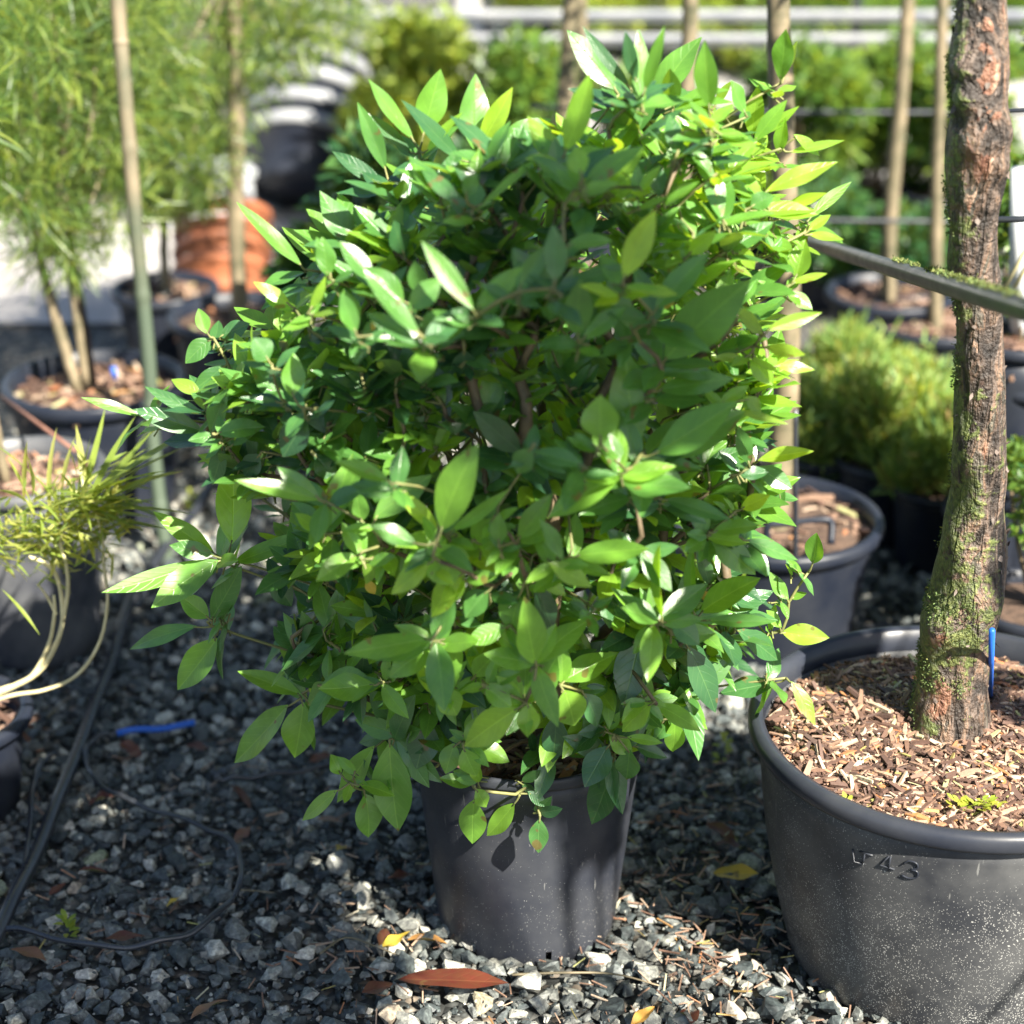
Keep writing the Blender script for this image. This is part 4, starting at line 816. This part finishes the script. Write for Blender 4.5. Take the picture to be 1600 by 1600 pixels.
crown(potA, cs, 760, .065, .06, M_NEEDLE, at(80, 400, 4.0), M_TRUNKBG, .006, nu=4)
mb = MB(); mb.tube([at(146, 600, 4.05), at(105, 340, 4.05), at(92, 260, 4.05)], .009, 8); tag(mb.build('plant_stake', M_HOSE), 'thick black stake leaning beside the yellow stems in the far left pot', 'stake')
mb = MB(); mb.box(at(178, 583, 4.0), (.012, .002, .03)); tag(mb.build('plant_tag', M_BLUE), 'small blue tag in the soil of the far left pot', 'plant tag')
# red-brown cane lying across
mb = MB(); mb.tube([at(0, 618, 3.6), at(118, 705, 3.3)], .004, 7); tag(mb.build('cane', flatmat('reddish_cane', (.12, .05, .035), (.20, .10, .07), 20), loc=at(0, 618, 3.6)), 'thin reddish cane slanting in front of the far left pot', 'cane')
# bamboo pole
mb = MB(); Pb = np.array([gr(262, 885), at(240, 700, 3.78), at(232, 560, 3.8), at(212, 350, 3.82), at(193, 120, 3.84), at(184, 0, 3.86), at(165, -350, 3.9)])
ptot = smoothpath(Pb, 181); mb.tube(ptot, [.0155 + .0028 * math.exp(-((i % 30 - 15) / .9) ** 2) - .0006 * math.sin((i % 30) / 30 * math.pi) for i in range(181)], 14)
pole = empty('bamboo_pole', Pb[0], 'tall grey-green bamboo pole standing on the gravel behind the narrow-leaved plant', 'pole')
mb.build('cane_shaft', M_BAMBOO, pole)

# trees with bare trunks behind
def bgtree(trunk_px, Y, r, clumps, per, L, wr, mat, label, cat='potted tree', potr=.15, poth=.3, base_px=None, group='potted trees in the background', stake=False, rz=None):
    b = at(*trunk_px[0], Y); c = (b[0], b[1])
    t = empty('potted_tree', (b[0], b[1], 0), label, cat, group)
    make_pot(t, (b[0], b[1], 0), potr, potr * .8, poth, M_POTBG, rim_w=.014, rim_h=.025, k=64); fill_soil(t, c, potr - .008, poth - .03, 110, .01, .008)
    P = [np.array([b[0], b[1], poth - .04])] + [at(x, y, Y) for x, y in trunk_px]
    P = smoothpath(P, 26); mb = MB(); mb.tube(P, np.linspace(r * 1.1, r * .85, 26), 10, wob=.06); mb.build('trunk', M_TRUNKBG, t)
    crown(t, clumps, per, L, wr, mat, P[-1], M_TRUNKBG, .01, nu=3); return t
def cl(Y, *pts): return [(at(x, y, Y + dy), r) for x, y, dy, r in pts]
bgtree([(375, 480), (368, 330), (370, 180), (365, -60)], 4.63, .022, cl(4.6, (300, 60, 0, .17), (400, 40, .1, .17), (480, 40, .2, .13), (340, 150, .1, .15), (260, 130, -.1, .13), (420, 70, .2, .13), (300, 240, .0, .13), (320, 290, .1, .07), (520, 20, .3, .13), (380, -120, .1, .3), (240, -60, 0, .25)), 700, .05, .085, M_NEEDLE, 'tree with a straight pale trunk and fine yellow-green crown in front of the orange pots', potr=.17, poth=.28)
bgtree([(262, 500), (256, 380), (262, 260)], 4.95, .014, cl(4.9, (245, 280, 0, .12), (270, 200, .1, .13), (225, 320, .0, .09), (280, 300, .1, .07)), 420, .05, .12, M_NEEDLE, 'slim tree with a thin pale trunk close behind the bamboo pole', potr=.13, poth=.25)
bgtree([(874, 300), (884, 150), (893, 0), (900, -60)], 5.0, .024, cl(5.0, (900, -260, 0, .25), (960, -330, 0, .25)), 160, .07, .4, M_BG_GREEN, 'tree with a pale bare trunk left of the shrub top, nearer the long fence post')
bgtree([(908, 300), (909, 150), (910, 0), (912, -60)], 5.5, .014, cl(5.5, (920, -260, 0, .2)), 160, .07, .4, M_BG_GREEN, 'thin dark trunk just right of the pale bare trunk')
bgtree([(1062, 400), (1066, 250), (1076, 100), (1081, -60)], 4.3, .021, cl(4.3, (1100, -330, 0, .28)), 160, .07, .4, M_BG_GREEN, 'mossy tree trunk rising directly behind the topmost leaves of the shrub')
t5 = bgtree([(1214, 780), (1228, 600), (1230, 400), (1222, 200), (1216, 0), (1214, -60)], 3.40, .0235, cl(3.4, (1230, -330, 0, .25), (1300, -300, .2, .2)), 160, .07, .4, M_BG_GREEN, 'tree in the black pot with a grey hook behind the right side of the shrub', potr=.195, poth=.272)
mb = MB(); mb.tube(smoothpath([at(1198, 850, 3.22), at(1200, 822, 3.22), at(1225, 818, 3.22), at(1285, 812, 3.22), at(1299, 818, 3.22), at(1298, 850, 3.2)], 24), .007, 8); mb.build('hook_handle', M_POTBG, t5)
bgtree([(1386, 490), (1392, 330), (1408, 150), (1419, 0), (1424, -60)], 4.75, .019, cl(4.75, (1430, -300, 0, .25)), 160, .07, .4, M_BG_GREEN, 'slender tree with a sunlit yellow-green trunk between shrub and mossy trunk', potr=.15, poth=.30)
bgtree([(1462, 510), (1464, 300), (1470, 100), (1474, -60)], 4.6, .016, cl(4.6, (1480, -300, 0, .25)), 160, .07, .4, M_BG_GREEN, 'slender dark trunk just left of the big mossy trunk', potr=.17, poth=.28)

# nested pots lying on their side
def pot_stack(base, r0, r1, n, step, mat, name, label, axis=(0, 1, .12), seglen=.2, rimm=None):
    ax = nrm(np.array(axis)); u = nrm(np.cross(ax, [0, 0, 1])); v = np.cross(u, ax)
    t = empty(name, (base[0], base[1], 0), label, 'pot stack'); k = 48; th = np.linspace(0, 2*np.pi, k, endpoint=False)
    ring = np.cos(th)[:, None] * u + np.sin(th)[:, None] * v
    for i in range(n):
        o_ = np.array(base) + ax * step * i; pr = [(.001, 0), (r0, 0), (r0 + .003, .01), (r1, seglen), (r1 + .014, seglen), (r1 + .014, seglen + .022), (r1 - .002, seglen + .022), (r1 - .006, seglen - .02)] if i == 0 else [(r1 - .012, seglen * .75), (r1, seglen), (r1 + .014, seglen), (r1 + .014, seglen + .022), (r1 - .002, seglen + .022), (r1 - .006, seglen - .02)]
        V = np.vstack([o_ + ax * z + r * ring for r, z in pr])
        F = np.array([[a*k+j, a*k+(j+1) % k, (a+1)*k+(j+1) % k, (a+1)*k+j] for a in range(len(pr)-1) for j in range(k)])
        q_ = mk('nested_pot', V, F, mat, t)
        if rimm: Vr = np.vstack([o_ + ax * z + r * ring for r, z in ((r1 + .001, seglen - .002), (r1 + .018, seglen - .002), (r1 + .018, seglen + .040), (r1 - .004, seglen + .040))]); mk('rim', Vr, F[:3 * k], rimm, q_)
    return t
p = gr(350, 492); pot_stack((p[0], p[1], .045), .115, .135, 4, .058, M_ORANGE, 'pot_stack', 'leaning stack of nested terracotta-coloured pots behind the pale trunk', axis=(-.04, .60, .80), seglen=.075)
p = gr(470, 345); pot_stack((p[0], p[1], .10), .165, .195, 7, .085, M_POTBG, 'pot_stack', 'leaning stack of nested large black pots beyond the terracotta ones', axis=(.06, .62, .78), seglen=.17, rimm=M_SUNGREY)  # pale rim bands paint the sunlit tops of the black pots
mb = MB(); c = gr(325, 360); mb.box((c[0], c[1] + .12, .09), (.30, .2, .18), .05); mb.box((c[0], c[1] + .12, .187), (.33, .23, .015), .05); tag(mb.build('plastic_crate', M_WHITE, loc=c, smooth=False), 'pale lidded crate on the road above the terracotta-coloured pots', 'crate')

# ------------------------------------------------------------------ shrubs behind
def bush(px, py, Y, rx, rz, n, L, wr, mat, label, group, dens=1, tone=(1.6, 1.8), pot_r=.13, name='potted_shrub', spiky=False):
    c = at(px, py, Y); t = empty(name, (c[0], c[1], 0), label, 'shrub', group)
    hpot = max(.08, min(.24, c[2] - rz * .5)); make_pot(t, (c[0], c[1], 0), pot_r, pot_r * .82, hpot, M_POTBG, rim_w=.01, rim_h=.02, k=40); fill_soil(t, (c[0], c[1]), pot_r - .008, hpot - .02, 0)
    q = rng.integers(9, 13); cs = []
    for _ in range(q):
        u = randunit(1)[0] * [rx, rx, rz] * rng.uniform(.35, .75); cs.append((c + u, rng.uniform(.3, .48) * rx))
    per = n // q; P, D, N, LL = clump_leaves(cs, per, L)
    if spiky: P[:, 2] += rng.gamma(1.1, .012, len(P)); D = nrm(D * .7 + np.array([0, 0, 1.0]) + rng.normal(0, .3, D.shape))
    leaves('foliage', P, D, N, LL, LL * wr, rng.beta(*tone, len(P)), mat, t, nu=2 if not spiky else 3, nv=1)
    mb = MB()
    for cc, r in cs: limb_to(mb, np.array([c[0], c[1], hpot - .03]), cc, .006, .002, 8)
    mb.build('stems', M_TWIG, t); return t
HG = 'clipped shrubs along the black rails'
hed = [(620, 170, 6.2, .28, .34, M_BG_YEL, 'bright yellow-green shrub under the rails right of the black nested pots'),
 (680, 160, 6.3, .28, .32, M_BG_YEL, 'yellow-green shrub under the rails, left of the fence post'),
 (800, 170, 6.2, .28, .34, M_BG_GREEN, 'green shrub under the rails, right of the fence post'),
 (930, 190, 6.3, .28, .36, M_BG_GREEN, 'green shrub behind the pale bare trunk'),
 (1040, 200, 6.1, .28, .36, M_BG_GREEN, 'green shrub behind the topmost leaves of the potted shrub'),
 (1150, 210, 6.2, .28, .38, M_BG_YEL, 'yellow-green shrub left of the trunk in the hook-handled pot'),
 (1270, 200, 6.0, .28, .38, M_BG_GREEN, 'rounded green shrub right of the trunk in the hook-handled pot'),
 (1370, 210, 6.1, .28, .38, M_BG_GREEN, 'green shrub left of the sunlit yellow-green trunk'),
 (1480, 200, 6.0, .28, .38, M_BG_GREEN, 'green shrub right of the sunlit yellow-green trunk'),
 (1290, 350, 5.6, .22, .22, M_BG_DARK, 'low dark shrub in front of the rounded green one'),
 (1420, 370, 5.5, .22, .22, M_BG_DARK, 'low dark shrub at the foot of the yellow-green trunk'),
 (740, 330, 5.6, .26, .26, M_BG_DARK, 'low dark shrub hidden behind the upper left of the potted shrub'),
 (900, 350, 5.6, .26, .26, M_BG_DARK, 'low dark shrub behind the middle of the potted shrub')]
for px, py, Y, rx, rz, m_, lab in hed: bush(px, py, Y, rx, rz, 4200, .045, .5, m_, lab, HG)
bush(510, 370, 4.35, .15, .19, 1300, .06, .45, M_BG_DARK, 'dark broad-leaved shrub behind the upper left of the large evergreen shrub', None, pot_r=.15)
bush(580, 330, 4.15, .14, .2, 700, .06, .45, M_BG_DARK, 'dark shrub close behind the left shoulder of the large evergreen shrub', None)
JG = 'low feathery shrubs in pots'
for px, py, Y, rx, rz, lab in ((1290, 650, 4.0, .15, .13, 'feathery green shrub just right of the trunk in the hook-handled pot'), (1385, 655, 3.9, .16, .15, 'tallest feathery green shrub with brownish base above the sunlit gravel'), (1475, 700, 3.75, .15, .13, 'feathery pale green shrub touching the big mossy trunk'), (1320, 580, 4.35, .16, .1, 'darker feathery shrub below the grey pot rims'), (1440, 610, 4.2, .12, .12, 'feathery shrub half hidden behind the tallest one')):
    bush(px, py + 15, Y, rx, rz * .85, 4200, .042, .16, M_JUNI, lab, JG, spiky=True, pot_r=.10, tone=(2.2, 1.5), name='feathery_shrub')
bush(1640, 240, 3.5, .16, .42, 5200, .020, .6, M_BG_GREEN, 'tall small-leaved shrub at the right edge beside the mossy trunk', None, pot_r=.12)
bush(1640, 760, 3.1, .13, .12, 3200, .018, .6, M_BG_GREEN, 'low small-leaved shrub at the right edge beside the mossy trunk', None, pot_r=.12)
# far belt beyond the rails
for i, (px, py, Y, r) in enumerate(((1000, 10, 9.5, .5), (1150, 5, 9.2, .45), (1300, 0, 9.0, .5), (1450, 10, 9.4, .5), (1600, 20, 9.0, .5), (860, -10, 10.2, .45), (150, -20, 9, .6), (420, 20, 9.0, .35), (-60, 100, 8.0, .6), (60, 210, 6.9, .42), (215, 200, 7.1, .36))):
    lab = ['golden bush beyond the rails behind the pale bare trunk', 'golden bush beyond the rails left of the hook pot trunk', 'bush beyond the rails between two trunks', 'green bush beyond the rails by the sunlit trunk', 'green bush beyond the rails behind the mossy trunk', 'golden bush beyond the rails right of the fence post', 'bush beyond the road behind the bamboo pole', 'bush beyond the black nested pots', 'bush at the far left beyond the road', 'low bush behind the crown of the far left potted tree', 'low bush directly behind the upper part of the bamboo pole'][i]
    bush(px, py, Y, r, r * .7, 2600, .07, .5, M_BG_YEL if i in (0, 1, 5) else M_BG_GREEN, lab, 'bushes beyond the rails')
# rails
rails = empty('rail_fence', (1.0, 6.75, 0), 'low black fence of two long horizontal rails behind the clipped shrubs', 'fence')
for y in (25, 62):
    a = at(530, y - 1, 6.75); b = at(1700, y + 2, 6.75); mb = MB(); mb.box((a + b) / 2 , (b[0] - a[0], .03, .032), tilt=.5); mb.build('rail', M_SUNGREY, rails, smooth=False)  # black rails, their sunlit gloss painted grey
for px in (548, 762, 1340, 1690):
    a = at(px, 0, 6.79); mb = MB(); mb.box((a[0], a[1], a[2] * .5 + .05), (.03, .03, a[2] + .1)); mb.build('post', M_HOSE, rails, smooth=False)
# cables between the background trunks
for y0, y1, Y, lab in ((168, 176, 4.9, 'upper black cable strung behind the shrub and trunks'), (332, 348, 4.6, 'lower black cable strung behind the shrub and trunks')):
    P = smoothpath([at(830, y0, Y), at(1200, (y0 + y1) / 2 + 3, Y), at(1700, y1, Y)], 20); mb = MB(); mb.tube(P, .006, 7); tag(mb.build('cable', M_HOSE, loc=P[0]), lab, 'cable')
mb = MB(); mb.tube([at(1535, 176, 2.9), at(1700, 166, 2.9)], .0035, 7); tag(mb.build('cable', M_HOSE, loc=at(1700, 166, 2.9)), 'thin wire behind the upper part of the mossy trunk', 'cable')
mb = MB(); mb.tube([at(1535, 344, 2.8), at(1700, 340, 2.8)], .005, 7); tag(mb.build('cable', M_HOSE, loc=at(1700, 340, 2.8)), 'thicker black wire right of the mossy trunk above the pipe', 'cable')
mb = MB(); mb.tube([at(1592, 262, 3.3), at(1590, 430, 3.3), gr(1590, 760)], .015, 12); tag(mb.build('post', M_WHITE, loc=gr(1590, 760)), 'white post at the right edge behind the mossy trunk', 'post')
for i, (x0, y0, x1, y1) in enumerate(((1570, 450, 1605, 385), (1585, 450, 1612, 400))):
    mb = MB(); mb.tube([at(x0, y0, 3.1), at(x1, y1, 3.1), at(2*x1 - x0, 2*y1 - y0, 3.1)], .0035, 7); tag(mb.build('cane', M_STEMPALE, loc=at(x0, y0, 3.1)), 'pale canes leaning behind the mossy trunk beside the white post', 'cane', 'pale canes')
for px, py, lab in ((1590, 525, 'small black pot with a round rim right of the mossy trunk, upper one'), (1612, 590, 'small black pot right of the mossy trunk, lower one')):
    c = at(px, py, 3.4); pot_thing('plant_pot', c[:2], .085, .07, max(.1, c[2]), lab, 'pot', soil=120, rim_w=.012, rim_h=.02)
# white fleece tunnel and pale yard far behind
tun = MB(); c = np.array([-.1, 13.5, 0]); n = 24
V = []; 
for x in np.linspace(-3.2, 1.1, 30):
    for a in np.linspace(0, math.pi, n): V.append([x, 13.5 - 1.1 * math.cos(a), 1.0 * math.sin(a) * (1 + .01 * math.sin(x * 9))])
F = np.array([[i*n+j, i*n+j+1, (i+1)*n+j+1, (i+1)*n+j] for i in range(29) for j in range(n-1)])
mk('fleece_tunnel', V, F, M_CLOTH, loc=(0, 13.5, 0)); tag(bpy.data.objects['fleece_tunnel'], 'long low tunnel covered with white fleece beyond the rails', 'tunnel')
sheet('path', -.3, 6, 7.1, 12, .008, M_PAVE)
